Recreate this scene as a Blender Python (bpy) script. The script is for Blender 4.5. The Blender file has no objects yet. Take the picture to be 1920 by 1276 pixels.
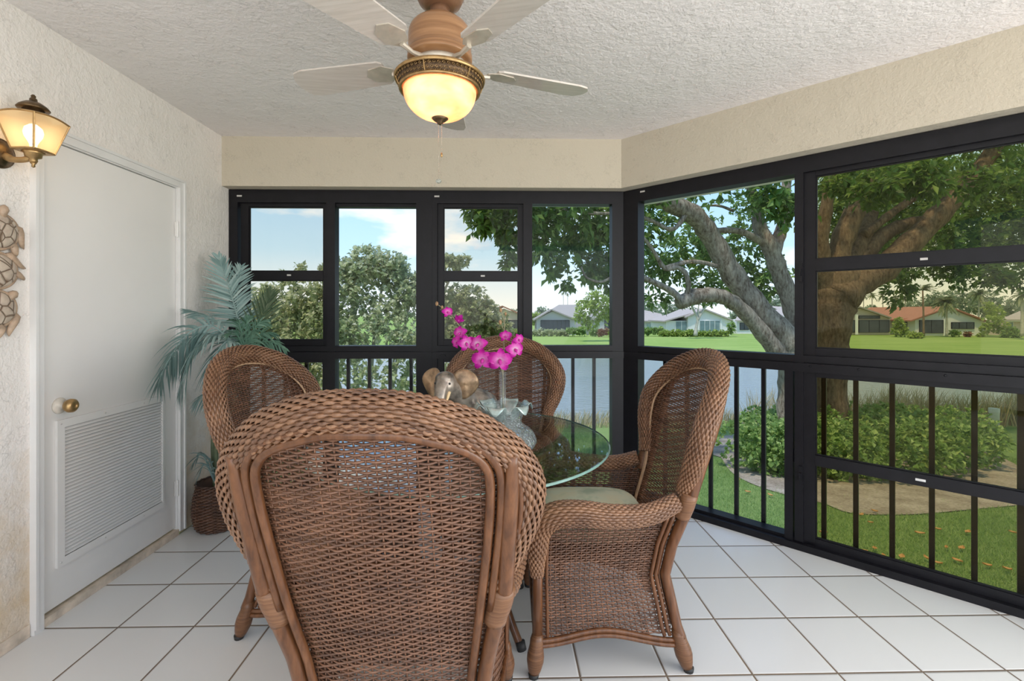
import bpy, math, random
import numpy as np
from mathutils import Vector, Matrix

random.seed(7)
rng = np.random.default_rng(11)
EXPOSURE, SIDE_W, REAR_W = 0.55, 66, 40
SC = bpy.context.scene
COL = SC.collection
PI = math.pi

# ------------------------------------------------------------------ camera numbers (image 1920 x 1276)
FPX, CX, CY, EYE, YAW = 891.0, 960.0, 584.6, 1.277, 0.0219


def at(px, py, d):
    """Room point seen at photo pixel (px, py) at depth d in front of the eye."""
    xc = (px - CX) / FPX * d
    return np.array([xc * math.cos(YAW) + d * math.sin(YAW),
                     -xc * math.sin(YAW) + d * math.cos(YAW),
                     EYE + (CY - py) / FPX * d])


def ground_z(d):
    d = np.asarray(d, float)
    return np.where(d < 14.6, -1.5 - 0.1077 * (d - 8.0), np.where(d < 38.0, -2.6, -2.2))


def on_ground(px, py):
    """Point of the near lawn seen at the pixel."""
    k = (py - CY) / FPX
    d = (EYE + 1.5 - 0.1077 * 8.0) / (k - 0.1077)
    return at(px, py, d)


# ------------------------------------------------------------------ mesh builder
class MB:
    def __init__(self):
        self.V, self.F, self.n, self.A = [], [], 0, []

    def add(self, v, faces, attr=None):
        v = np.asarray(v, float).reshape(-1, 3)
        for f in faces:
            f = np.asarray(f, np.int64)
            if f.size:
                if f.ndim == 1:
                    f = f[None]
                self.F.append(f + self.n)
        self.V.append(v)
        self.A.append(np.zeros(len(v)) if attr is None else np.asarray(attr, float))
        self.n += len(v)

    def box(self, lo, hi, bevel=0.0):
        x0, y0, z0 = lo
        x1, y1, z1 = hi
        self.obox(((x0 + x1) / 2, (y0 + y1) / 2, (z0 + z1) / 2), (1, 0, 0), (0, 1, 0), (0, 0, 1),
                  ((x1 - x0) / 2, (y1 - y0) / 2, (z1 - z0) / 2))

    def obox(self, c, ax, ay, az, h):
        c, ax, ay, az = [np.asarray(q, float) for q in (c, ax, ay, az)]
        self.k = getattr(self, 'k', 0) + 1
        e = 0.00011 * (self.k % 7)           # no two boxes share a face plane
        h = [max(q - e, q * .8) for q in h]
        v = [c + ax * h[0] * i + ay * h[1] * j + az * h[2] * k for k in (-1, 1) for j in (-1, 1) for i in (-1, 1)]
        self.add(v, [[[0, 2, 3, 1], [4, 5, 7, 6], [0, 1, 5, 4], [2, 6, 7, 3], [0, 4, 6, 2], [1, 3, 7, 5]]])

    def prism(self, poly, axis_vec):
        """Closed prism: polygon points (3D, planar) extruded by axis_vec."""
        p = np.asarray(poly, float)
        n = len(p)
        v = np.vstack([p, p + np.asarray(axis_vec, float)])
        self.add(v, [np.arange(n)[::-1], np.arange(n, 2 * n),
                     [[i, (i + 1) % n, n + (i + 1) % n, n + i] for i in range(n)]])

    def tube(self, pts, r, n=8, caps=True, closed=False, flat=None):
        """Tube along pts with radius r (number or list)."""
        P = np.asarray(pts, float)
        m = len(P)
        R = np.broadcast_to(np.asarray(r, float), (m,)) if np.ndim(r) == 0 else np.asarray(r, float)
        if closed:
            T = np.roll(P, -1, 0) - np.roll(P, 1, 0)
        else:
            T = np.gradient(P, axis=0)
        T /= np.linalg.norm(T, axis=1)[:, None] + 1e-12
        up = np.array([0, 0, 1.0]) if abs(T[0][2]) < 0.9 else np.array([1.0, 0, 0])
        N = np.zeros_like(P)
        a = up - T[0] * np.dot(up, T[0])
        N[0] = a / np.linalg.norm(a)
        for i in range(1, m):
            a = N[i - 1] - T[i] * np.dot(N[i - 1], T[i])
            N[i] = a / (np.linalg.norm(a) + 1e-12)
        B = np.cross(T, N)
        th = np.arange(n) * 2 * PI / n
        ca, sa = np.cos(th), np.sin(th)
        fl = 1.0 if flat is None else flat
        v = P[:, None, :] + R[:, None, None] * (ca[None, :, None] * N[:, None, :] + fl * sa[None, :, None] * B[:, None, :])
        self.rings(v.reshape(-1, 3), m, n, closed, caps)

    def rings(self, v, m, n, closed=False, caps=True):
        i = np.arange(m if closed else m - 1)[:, None] * n
        i2 = (i + n) % (m * n)
        j = np.arange(n)[None]
        j2 = (j + 1) % n
        q = np.stack([i + j, i + j2, i2 + j2, i2 + j], -1).reshape(-1, 4)
        f = [q]
        if caps and not closed:
            f += [np.arange(n)[::-1], (m - 1) * n + np.arange(n)]
        self.add(v, f)

    def lathe(self, prof, c=(0, 0, 0), n=32, axis=(0, 0, 1), caps=True):
        """prof: list of (radius, height)."""
        a = np.asarray(axis, float)
        a /= np.linalg.norm(a)
        u = np.cross(a, [1, 0, 0]) if abs(a[0]) < 0.9 else np.cross(a, [0, 1, 0])
        u /= np.linalg.norm(u)
        w = np.cross(a, u)
        th = np.arange(n) * 2 * PI / n
        v = [np.asarray(c, float) + a * z + max(r, 1e-5) * (math.cos(t) * u + math.sin(t) * w) for r, z in prof for t in th]
        self.rings(np.array(v), len(prof), n, False, caps)

    def ellipsoid(self, c, r, nu=16, nv=10, rot=None):
        v = []
        for i in range(nv + 1):
            p = -PI / 2 + PI * i / nv
            for j in range(nu):
                t = 2 * PI * j / nu
                v.append((max(math.cos(p), 1e-4) * math.cos(t) * r[0], max(math.cos(p), 1e-4) * math.sin(t) * r[1], math.sin(p) * r[2]))
        v = np.array(v)
        if rot is not None:
            v = v @ np.array(rot).T
        self.rings(v + np.asarray(c, float), nv + 1, nu, False, True)

    def strand(self, P, N, a, b):
        """Thin strand along P: half width a in the surface, half thickness b along N (4-sided)."""
        P = np.asarray(P, float)
        if len(P) < 2:
            return
        T = np.gradient(P, axis=0)
        T /= np.linalg.norm(T, axis=1)[:, None] + 1e-12
        B = np.cross(T, N)
        B /= np.linalg.norm(B, axis=1)[:, None] + 1e-12
        v = np.stack([P + a * B, P + b * N, P - a * B, P - b * N], 1).reshape(-1, 3)
        self.rings(v, len(P), 4, False, False)

    def grid(self, G):
        """G: (m, n, 3) open sheet."""
        m, n = G.shape[:2]
        i = np.arange(m - 1)[:, None] * n
        j = np.arange(n - 1)[None]
        q = np.stack([i + j, i + j + 1, i + n + j + 1, i + n + j], -1).reshape(-1, 4)
        self.add(G.reshape(-1, 3), [q])

    def build(self, name, mat, parent=None, smooth=False, world=True, attr=None, loc=None):
        """Link as ONE mesh object. world=True: coordinates are room coordinates, moved into the parent's frame."""
        me = bpy.data.meshes.new(name)
        if self.n:
            V = np.concatenate(self.V)
            off = np.zeros(3)
            if parent is not None and world:
                q = parent
                while q is not None:
                    off = off + np.array(q.location)
                    q = q.parent
            if loc is not None:
                off = off + np.asarray(loc, float)
            V = V - off
            sizes = np.concatenate([np.full(len(f), f.shape[1]) for f in self.F])
            loops = np.concatenate([f.ravel() for f in self.F])
            me.vertices.add(len(V))
            me.vertices.foreach_set('co', V.ravel())
            me.loops.add(len(loops))
            me.loops.foreach_set('vertex_index', loops.astype(np.int32))
            me.polygons.add(len(sizes))
            me.polygons.foreach_set('loop_start', np.concatenate([[0], np.cumsum(sizes)[:-1]]).astype(np.int32))
            me.update(calc_edges=True)
            me.validate()
            me.polygons.foreach_set('use_smooth', np.full(len(me.polygons), bool(smooth)))
            if attr:
                at_ = me.attributes.new(attr, 'FLOAT', 'POINT')
                at_.data.foreach_set('value', np.concatenate(self.A).astype(np.float32))
            me.update()
        o = bpy.data.objects.new(name, me)
        COL.objects.link(o)
        if mat is not None:
            me.materials.append(mat)
        if parent is not None:
            o.parent = parent
        if loc is not None:
            o.location = loc
        return o


def tag(o, label=None, cat=None, group=None, kind=None):
    if label:
        o['label'] = label
    if cat:
        o['category'] = cat
    if group:
        o['group'] = group
    if kind:
        o['kind'] = kind
    return o


def thing(name, label, cat, loc=(0, 0, 0), rz=0.0, group=None, kind=None):
    o = bpy.data.objects.new(name, None)
    COL.objects.link(o)
    o.location = tuple(float(q) for q in loc)
    o.rotation_euler = (0, 0, rz)
    o.empty_display_size = 0.1
    return tag(o, label, cat, group, kind)


def copy_tree(o, parent=None):
    c = o.copy()
    COL.objects.link(c)
    c.parent = parent
    for ch in list(o.children):
        copy_tree(ch, c)
    return c


def smooth_curve(pts, n):
    """Catmull-Rom through the points, n samples."""
    P = np.asarray(pts, float)
    P = np.vstack([2 * P[0] - P[1], P, 2 * P[-1] - P[-2]])
    m = len(P) - 3
    out = []
    for t in np.linspace(0, m - 1e-6, n):
        i = int(t)
        u = t - i
        a, b, c, d = P[i], P[i + 1], P[i + 2], P[i + 3]
        out.append(0.5 * (2 * b + (c - a) * u + (2 * a - 5 * b + 4 * c - d) * u * u + (3 * b - a - 3 * c + d) * u ** 3))
    return np.array(out)


def resample(P, n):
    P = np.asarray(P, float)
    s = np.concatenate([[0], np.cumsum(np.linalg.norm(np.diff(P, axis=0), axis=1))])
    t = np.linspace(0, s[-1], n)
    return np.stack([np.interp(t, s, P[:, k]) for k in range(P.shape[1])], 1)


# ------------------------------------------------------------------ materials
class NT:
    """Small helper around a material's node tree."""

    def __init__(self, name):
        self.m = bpy.data.materials.new(name)
        self.m.use_nodes = True
        self.t = self.m.node_tree
        self.t.nodes.clear()
        self.out = self.t.nodes.new('ShaderNodeOutputMaterial')

    def n(self, typ, **kw):
        nd = self.t.nodes.new('ShaderNode' + typ)
        for k, v in kw.items():
            if k.startswith('i_'):
                key = k[2:].replace('_', ' ')
                nd.inputs[key].default_value = v
            else:
                setattr(nd, k, v)
        return nd

    def l(self, a, b):
        self.t.links.new(a, b)

    def coord(self, scale=(1, 1, 1), kind='Object'):
        tc = self.n('TexCoord')
        mp = self.n('Mapping')
        mp.inputs['Scale'].default_value = scale
        self.l(tc.outputs[kind], mp.inputs['Vector'])
        return mp.outputs['Vector']

    def noise(self, vec, scale, detail=3, rough=0.55):
        nz = self.n('TexNoise')
        nz.inputs['Scale'].default_value = scale
        nz.inputs['Detail'].default_value = detail
        nz.inputs['Roughness'].default_value = rough
        if vec is not None:
            self.l(vec, nz.inputs['Vector'])
        return nz.outputs['Fac']

    def ramp(self, fac, stops):
        r = self.n('ValToRGB')
        e = r.color_ramp.elements
        while len(e) < len(stops):
            e.new(0.5)
        for k, (p, c) in zip(e, stops):
            k.position = p
            k.color = (c[0], c[1], c[2], 1) if not np.isscalar(c) else (c, c, c, 1)
        self.l(fac, r.inputs['Fac'])
        return r.outputs['Color']

    def math(self, op, a, b=None, c=None):
        nd = self.n('Math', operation=op)
        for i, q in enumerate((a, b, c)):
            if q is None:
                continue
            if isinstance(q, (int, float)):
                nd.inputs[i].default_value = q
            else:
                self.l(q, nd.inputs[i])
        return nd.outputs[0]

    def mix(self, fac, a, b):
        nd = self.n('Mix', data_type='RGBA')
        for key, q in ((0, fac), (6, a), (7, b)):
            if isinstance(q, (int, float)):
                nd.inputs[key].default_value = q
            elif isinstance(q, tuple):
                nd.inputs[key].default_value = (q[0], q[1], q[2], 1)
            else:
                self.l(q, nd.inputs[key])
        return nd.outputs[2]

    def bump(self, h, strength=0.3, dist=0.01):
        b = self.n('Bump')
        b.inputs['Strength'].default_value = strength
        b.inputs['Distance'].default_value = dist
        self.l(h, b.inputs['Height'])
        return b.outputs['Normal']

    def bsdf(self, color, rough=0.5, metal=0.0, normal=None, spec=None, coat=None):
        p = self.n('BsdfPrincipled')
        if isinstance(color, tuple):
            p.inputs['Base Color'].default_value = (color[0], color[1], color[2], 1)
        else:
            self.l(color, p.inputs['Base Color'])
        if isinstance(rough, (int, float)):
            p.inputs['Roughness'].default_value = rough
        else:
            self.l(rough, p.inputs['Roughness'])
        p.inputs['Metallic'].default_value = metal
        if spec is not None:
            p.inputs['Specular IOR Level'].default_value = spec
        if normal is not None:
            self.l(normal, p.inputs['Normal'])
        if coat:
            p.inputs['Coat Weight'].default_value = coat
        return p.outputs[0]

    def done(self, sh):
        self.l(sh, self.out.inputs['Surface'])
        return self.m

    def mixsh(self, fac, a, b):
        m = self.n('MixShader')
        if isinstance(fac, (int, float)):
            m.inputs[0].default_value = fac
        else:
            self.l(fac, m.inputs[0])
        self.l(a, m.inputs[1])
        self.l(b, m.inputs[2])
        return m.outputs[0]


def plain(name, c, rough=0.5, metal=0.0, var=0.12, scale=30.0, bump=0.0, spec=None):
    t = NT(name)
    v = t.coord()
    f = t.noise(v, scale, 4)
    col = t.ramp(f, [(0.3, tuple(q * (1 - var) for q in c)), (0.7, tuple(min(1, q * (1 + var)) for q in c))])
    nm = t.bump(f, bump, 0.01) if bump else None
    return t.done(t.bsdf(col, rough, metal, nm, spec))


def stucco(name, c, stain=None, bump=0.55, scale=1.0):
    t = NT(name)
    v = t.coord()
    n1 = t.noise(v, 9 * scale, 5, 0.6)
    n2 = t.noise(v, 60 * scale, 4, 0.6)
    vo = t.n('TexVoronoi', feature='DISTANCE_TO_EDGE')
    vo.inputs['Scale'].default_value = 14 * scale
    w = t.n('TexNoise')
    w.inputs['Scale'].default_value = 11 * scale
    t.l(v, w.inputs['Vector'])
    wa = t.n('VectorMath', operation='MULTIPLY_ADD')
    t.l(w.outputs['Color'], wa.inputs[0])
    wa.inputs[1].default_value = (0.35, 0.35, 0.35)
    t.l(v, wa.inputs[2])
    t.l(wa.outputs[0], vo.inputs['Vector'])
    crack = t.math('LESS_THAN', vo.outputs['Distance'], 0.035)
    crack = t.math('MULTIPLY', crack, t.math('GREATER_THAN', n1, 0.57))
    h = t.math('ADD', t.math('MULTIPLY', n1, 0.9), t.math('MULTIPLY', n2, 0.55))
    h = t.math('SUBTRACT', h, t.math('MULTIPLY', crack, 0.25))
    col = t.mix(t.math('MULTIPLY', crack, 0.30), c, tuple(q * 0.62 for q in c))
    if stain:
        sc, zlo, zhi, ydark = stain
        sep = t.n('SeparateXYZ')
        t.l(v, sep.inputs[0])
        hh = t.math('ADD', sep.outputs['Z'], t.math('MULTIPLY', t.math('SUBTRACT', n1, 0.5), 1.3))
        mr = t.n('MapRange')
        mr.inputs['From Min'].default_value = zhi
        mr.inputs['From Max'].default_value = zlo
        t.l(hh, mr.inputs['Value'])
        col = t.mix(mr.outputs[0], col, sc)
    nm = t.bump(h, bump, 0.012)
    return t.done(t.bsdf(col, 0.85, 0, nm, 0.25))


def leafmat(name, stops, trans=0.35, rough=0.45):
    t = NT(name)
    g = t.n('NewGeometry')
    col = t.ramp(g.outputs['Random Per Island'], stops)
    b = t.bsdf(col, rough, 0, None, 0.4)
    tr = t.n('BsdfTranslucent')
    t.l(t.mix(0.5, col, tuple(min(1, q * 1.4) for q in stops[-1][1])), tr.inputs['Color'])
    return t.done(t.mixsh(trans, b, tr.outputs[0]))


def glassmat(name, tint, refl=1.0, ior=1.45, bump=None, haze=0.0, rough=0.0):
    """Thin pane: tinted see-through plus a mirror reflection that grows at grazing angles."""
    t = NT(name)
    tr = t.n('BsdfTransparent')
    tr.inputs['Color'].default_value = (*tint, 1)
    gl = t.n('BsdfGlossy')
    gl.inputs['Roughness'].default_value = rough
    fr = t.n('LayerWeight')
    fr.inputs['Blend'].default_value = 0.5
    nm = None
    if bump:
        v = t.coord()
        vo = t.n('TexVoronoi', feature='DISTANCE_TO_EDGE')
        vo.inputs['Scale'].default_value = bump
        t.l(v, vo.inputs['Vector'])
        nm = t.bump(vo.outputs['Distance'], 0.8, 0.01)
        t.l(nm, gl.inputs['Normal'])
        t.l(nm, fr.inputs['Normal'])
    f0 = ((ior - 1) / (ior + 1)) ** 2
    f = t.math('MULTIPLY', t.math('MULTIPLY_ADD', t.math('POWER', fr.outputs['Facing'], 5.0), 1 - f0, f0), refl)
    sh = t.mixsh(f, tr.outputs[0], gl.outputs[0])
    if haze:
        d = t.n('BsdfDiffuse')
        d.inputs['Color'].default_value = (0.75, 0.8, 0.8, 1)
        sh = t.mixsh(haze, sh, d.outputs[0])
    return t.done(sh)


M = {}
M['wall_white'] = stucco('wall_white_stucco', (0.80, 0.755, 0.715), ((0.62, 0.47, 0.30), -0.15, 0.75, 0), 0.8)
M['wall_cream'] = stucco('wall_cream_stucco', (0.57, 0.51, 0.41), None, 0.5, 1.2)
M['ceiling'] = stucco('ceiling_knockdown', (0.83, 0.785, 0.775), None, 0.95, 0.8)
M['soffit'] = plain('soffit_paint', (0.78, 0.78, 0.76), 0.8)
M['door'] = plain('door_paint', (0.79, 0.765, 0.74), 0.35, 0, 0.02, 3)
M['casing'] = plain('casing_paint', (0.74, 0.725, 0.71), 0.4, 0, 0.03, 8)
M['curb'] = plain('curb_plaster', (0.62, 0.52, 0.42), 0.85, 0, 0.25, 18, 0.4)
M['frame'] = plain('black_aluminium', (0.008, 0.0075, 0.010), 0.42, 0.0, 0.2, 20, 0, 0.28)
M['label'] = plain('sticker_silver', (0.55, 0.53, 0.5), 0.4)
M['glass_bronze'] = glassmat('bronze_glass', (0.85, 0.785, 0.60), 0.3)
M['glass_smoke'] = glassmat('pale_bronze_glass', (0.91, 0.87, 0.79), 0.4)
M['glass_clear'] = glassmat('clear_glass', (0.985, 0.99, 0.99), 0.25)
M['glass_table'] = glassmat('table_glass', (0.92, 0.97, 0.95), 1.5, 1.55)
M['glass_edge'] = plain('glass_edge_green', (0.20, 0.34, 0.30), 0.1, 0, 0.1)
M['glass_vase'] = glassmat('crackled_glass', (0.88, 0.92, 0.92), 1.6, 1.5, 90.0, 0.08)
M['glass_tube'] = glassmat('glass_tube', (0.9, 0.93, 0.93), 1.6, 1.5, None, 0.06)


def floor_mat():
    t = NT('white_floor_tile')
    S = 0.3048
    tc = t.n('TexCoord')
    sep = t.n('SeparateXYZ')
    t.l(tc.outputs['Object'], sep.inputs[0])
    ux = t.math('ADD', t.math('DIVIDE', sep.outputs['X'], S), 105.0978)
    uy = t.math('ADD', t.math('DIVIDE', sep.outputs['Y'], S), 100 - 8.4311)
    dx = t.math('PINGPONG', ux, 0.5)
    dy = t.math('PINGPONG', uy, 0.5)
    d = t.math('MINIMUM', dx, dy)
    g = t.math('LESS_THAN', d, 0.0115)
    cid = t.n('CombineXYZ')
    t.l(t.math('FLOOR', ux), cid.inputs[0])
    t.l(t.math('FLOOR', uy), cid.inputs[1])
    wn = t.n('TexWhiteNoise')
    t.l(cid.outputs[0], wn.inputs['Vector'])
    nz = t.noise(tc.outputs['Object'], 2.2, 4)
    tile = t.mix(wn.outputs['Value'], (0.72, 0.715, 0.70), (0.78, 0.775, 0.765))
    gn = t.noise(tc.outputs['Object'], 1.4, 3)
    grout = t.mix(gn, (0.10, 0.085, 0.085), (0.30, 0.215, 0.135))
    col = t.mix(g, tile, grout)
    sm = t.n('MapRange')
    sm.inputs['From Min'].default_value = 0.008
    sm.inputs['From Max'].default_value = 0.026
    t.l(d, sm.inputs['Value'])
    h = t.math('ADD', sm.outputs[0], t.math('MULTIPLY', nz, 0.12))
    nm = t.bump(h, 0.35, 0.006)
    rough = t.math('ADD', t.math('MULTIPLY', g, 0.5), 0.22)
    return t.done(t.bsdf(col, rough, 0, nm, 0.4))


M['floor'] = floor_mat()


def wicker_mat(name, lo, hi, rough=0.45):
    t = NT(name)
    g = t.n('NewGeometry')
    v = t.coord()
    nz = t.noise(v, 14, 4)
    fine = t.noise(v, 180, 2)
    f = t.math('ADD', t.math('MULTIPLY', g.outputs['Random Per Island'], 0.35), t.math('MULTIPLY', nz, 0.75))
    f = t.math('ADD', f, t.math('MULTIPLY', t.math('SUBTRACT', fine, 0.5), 0.5))
    col = t.ramp(f, [(0.2, lo), (0.85, hi)])
    nm = t.bump(fine, 0.3, 0.002)
    return t.done(t.bsdf(col, rough, 0, nm, 0.5, 0.35))


M['wicker'] = wicker_mat('brown_wicker', (0.060, 0.025, 0.013), (0.235, 0.110, 0.060))
M['wicker_rim'] = wicker_mat('brown_wicker_roll', (0.095, 0.040, 0.019), (0.315, 0.160, 0.082))
M['wicker_core'] = plain('wicker_core', (0.07, 0.032, 0.016), 0.8)
M['peel'] = plain('light_peel', (0.50, 0.32, 0.19), 0.5, 0, 0.15, 60)


def wood_mat(name, lo, hi, rough=0.3, scale=(30, 30, 3), coat=0.2):
    t = NT(name)
    v = t.coord(scale)
    nz = t.noise(v, 2.0, 5, 0.6)
    col = t.ramp(nz, [(0.3, lo), (0.7, hi)])
    return t.done(t.bsdf(col, rough, 0, t.bump(nz, 0.08, 0.004), 0.4, coat))


M['rattan'] = wood_mat('rattan_pole', (0.075, 0.028, 0.011), (0.195, 0.080, 0.033))
M['binding'] = wood_mat('rattan_binding', (0.13, 0.056, 0.026), (0.24, 0.115, 0.055), 0.5, (3, 3, 160))
M['foot'] = wood_mat('wrapped_foot', (0.085, 0.035, 0.015), (0.22, 0.10, 0.045), 0.45, (4, 4, 130))
M['glide'] = plain('rubber_glide', (0.02, 0.02, 0.02), 0.6)


def cushion_mat():
    t = NT('pale_green_fabric')
    v = t.coord()
    n1 = t.noise(v, 9, 3)
    n2 = t.noise(v, 300, 2)
    col = t.ramp(n1, [(0.35, (0.42, 0.47, 0.34)), (0.5, (0.62, 0.62, 0.47)), (0.65, (0.66, 0.60, 0.42)), (0.75, (0.44, 0.52, 0.36))])
    return t.done(t.bsdf(col, 0.8, 0, t.bump(n2, 0.2, 0.002), 0.2))


M['cushion'] = cushion_mat()
M['fan_wood'] = wood_mat('tan_wood_housing', (0.24, 0.115, 0.05), (0.40, 0.215, 0.105), 0.3, (2, 2, 45))
M['fan_dark'] = wood_mat('brown_canopy', (0.13, 0.06, 0.032), (0.26, 0.14, 0.08), 0.3, (3, 3, 20))
M['fan_blade'] = wood_mat('pale_blade', (0.50, 0.45, 0.40), (0.62, 0.57, 0.52), 0.45, (3, 40, 3))
M['bronze'] = plain('antique_bronze', (0.15, 0.10, 0.055), 0.35, 0.85, 0.35, 40, 0.2)
M['brass'] = plain('aged_brass', (0.42, 0.27, 0.12), 0.35, 0.8, 0.25, 40)
M['fan_iron'] = plain('pale_iron', (0.60, 0.54, 0.46), 0.4, 0.4)
M['filigree'] = plain('filigree_band', (0.09, 0.055, 0.03), 0.4, 0.7, 0.4, 90, 0.3)
M['chain'] = plain('chain_metal', (0.55, 0.50, 0.42), 0.3, 0.9)


def lampglass(name, lo, hi, strength, trans=0.6, sc=7.0):
    t = NT(name)
    v = t.coord((1, 1, 2.2))
    nz = t.noise(v, sc, 3)
    col = t.ramp(nz, [(0.3, lo), (0.7, hi)])
    em = t.n('Emission')
    em.inputs['Strength'].default_value = strength
    t.l(col, em.inputs['Color'])
    tr = t.n('BsdfTranslucent')
    t.l(col, tr.inputs['Color'])
    gl = t.bsdf(col, 0.2, 0, None, 0.5)
    a = t.n('AddShader')
    t.l(t.mixsh(trans, gl, tr.outputs[0]), a.inputs[0])
    t.l(em.outputs[0], a.inputs[1])
    return t.done(a.outputs[0])


M['alabaster'] = lampglass('alabaster_glass', (0.80, 0.40, 0.19), (1.0, 0.76, 0.54), 0.22, 0.40)


def lantern_glass():
    t = NT('amber_lantern_glass')
    v = t.coord()
    nz = t.noise(v, 30, 3)
    tr = t.n('BsdfTransparent')
    tr.inputs['Color'].default_value = (1.0, 0.80, 0.50, 1)
    tl = t.n('BsdfTranslucent')
    tl.inputs['Color'].default_value = (1.0, 0.80, 0.52, 1)
    gl = t.bsdf((0.8, 0.6, 0.36), 0.15, 0, t.bump(nz, 0.4, 0.004), 0.5)
    return t.done(t.mixsh(0.35, t.mixsh(0.55, tl.outputs[0], gl), tr.outputs[0]))


M['lantern_glass'] = lantern_glass()


def emit(name, c, s):
    t = NT(name)
    e = t.n('Emission')
    e.inputs['Color'].default_value = (*c, 1)
    e.inputs['Strength'].default_value = s
    return t.done(e.outputs[0])


M['bulb'] = emit('lit_bulb', (1.0, 0.86, 0.62), 6.0)


def turtle_mat():
    t = NT('carved_turtle_shell')
    v = t.coord()
    vo = t.n('TexVoronoi', feature='DISTANCE_TO_EDGE')
    vo.inputs['Scale'].default_value = 26
    t.l(v, vo.inputs['Vector'])
    line = t.n('MapRange')
    line.inputs['From Max'].default_value = 0.09
    t.l(vo.outputs['Distance'], line.inputs['Value'])
    nz = t.noise(v, 25, 3)
    base = t.ramp(nz, [(0.3, (0.42, 0.33, 0.26)), (0.7, (0.62, 0.52, 0.42))])
    col = t.mix(line.outputs[0], (0.13, 0.075, 0.04), base)
    return t.done(t.bsdf(col, 0.45, 0, t.bump(line.outputs[0], 0.6, 0.006), 0.4))


M['shell'] = turtle_mat()
M['turtle_skin'] = plain('carved_turtle_wood', (0.42, 0.30, 0.21), 0.45, 0, 0.3, 30, 0.1)
M['basket'] = wicker_mat('dark_woven_basket', (0.035, 0.014, 0.008), (0.16, 0.07, 0.035), 0.5)
M['frond_blue'] = leafmat('blue_green_frond', [(0.0, (0.12, 0.21, 0.20)), (0.45, (0.25, 0.37, 0.36)), (1.0, (0.42, 0.53, 0.50))], 0.25, 0.35)
M['frond_green'] = leafmat('green_frond', [(0.0, (0.07, 0.15, 0.10)), (0.6, (0.14, 0.28, 0.20)), (1.0, (0.22, 0.36, 0.27))], 0.25, 0.4)
M['frond_dark'] = leafmat('dark_frond', [(0.0, (0.035, 0.07, 0.035)), (0.6, (0.08, 0.13, 0.07)), (1.0, (0.16, 0.20, 0.12))], 0.3, 0.4)
M['stem'] = plain('palm_stem', (0.12, 0.15, 0.08), 0.6)
M['elephant'] = plain('patinated_bronze', (0.27, 0.23, 0.19), 0.36, 0.45, 0.7, 22, 0.3)
M['elephant_ear'] = plain('patinated_bronze_ear', (0.33, 0.22, 0.13), 0.38, 0.4, 0.6, 26, 0.2)
M['ivory'] = plain('tusk_cream', (0.80, 0.60, 0.34), 0.35)
M['silver_leaf'] = plain('silver_green_leaf', (0.42, 0.52, 0.50), 0.25, 0.45, 0.3, 30, 0.1)


def petal_mat():
    t = NT('magenta_orchid_petal')
    a = t.n('Attribute')
    a.attribute_name = 'tone'
    col = t.ramp(a.outputs['Fac'], [(0.0, (0.88, 0.72, 0.80)), (0.28, (0.75, 0.18, 0.55)), (0.6, (0.62, 0.02, 0.38)), (1.0, (0.42, 0.005, 0.27))])
    b = t.bsdf(col, 0.5, 0, None, 0.3)
    tr = t.n('BsdfTranslucent')
    t.l(col, tr.inputs['Color'])
    return t.done(t.mixsh(0.35, b, tr.outputs[0]))


M['petal'] = petal_mat()
M['bud'] = plain('orchid_bud', (0.28, 0.17, 0.08), 0.5, 0, 0.4)
M['orchid_stem'] = plain('orchid_stem', (0.22, 0.20, 0.12), 0.5)

# outdoors
M['bark'] = None


def bark_mat(name, lo, hi, sc=3.0):
    t = NT(name)
    v = t.coord((1, 1, 0.35))
    n1 = t.noise(v, 7 * sc, 5, 0.65)
    n2 = t.noise(v, 1.5 * sc, 3)
    f = t.math('ADD', t.math('MULTIPLY', n1, 0.7), t.math('MULTIPLY', n2, 0.35))
    col = t.ramp(f, [(0.38, lo), (0.52, tuple((a + b) / 2 for a, b in zip(lo, hi))), (0.66, hi)])
    return t.done(t.bsdf(col, 0.85, 0, t.bump(n1, 0.9, 0.05), 0.2))


M['bark'] = bark_mat('grey_brown_bark', (0.11, 0.075, 0.05), (0.46, 0.40, 0.31))
M['bark_brown'] = bark_mat('brown_bark', (0.10, 0.062, 0.04), (0.30, 0.215, 0.15))
M['bark_pale'] = plain('pale_bark', (0.46, 0.42, 0.36), 0.8, 0, 0.2, 4)
M['leaf_big'] = leafmat('mango_leaf', [(0.0, (0.018, 0.055, 0.012)), (0.5, (0.065, 0.165, 0.03)), (0.85, (0.17, 0.29, 0.06)), (1.0, (0.36, 0.47, 0.13))], 0.42)
M['leaf_bush'] = leafmat('grey_olive_leaf', [(0.0, (0.10, 0.15, 0.06)), (0.4, (0.30, 0.36, 0.15)), (0.8, (0.54, 0.56, 0.28)), (1.0, (0.74, 0.72, 0.54))], 0.45)
M['leaf_hedge'] = leafmat('hedge_leaf', [(0.0, (0.09, 0.17, 0.04)), (0.5, (0.21, 0.34, 0.09)), (1.0, (0.42, 0.52, 0.18))], 0.4)
M['leaf_far'] = leafmat('far_tree_leaf', [(0.0, (0.16, 0.22, 0.14)), (0.6, (0.27, 0.33, 0.22)), (1.0, (0.40, 0.44, 0.30))], 0.4)
M['leaf_lime'] = leafmat('lime_leaf', [(0.0, (0.14, 0.22, 0.04)), (0.5, (0.28, 0.38, 0.07)), (1.0, (0.45, 0.52, 0.15))], 0.4)
M['leaf_palm'] = leafmat('palm_leaf', [(0.0, (0.11, 0.16, 0.08)), (0.6, (0.23, 0.27, 0.14)), (1.0, (0.36, 0.36, 0.22))], 0.35)
M['leaf_red'] = leafmat('red_shrub_leaf', [(0.0, (0.20, 0.06, 0.04)), (0.6, (0.34, 0.15, 0.10)), (1.0, (0.36, 0.30, 0.15))], 0.3)
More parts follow.
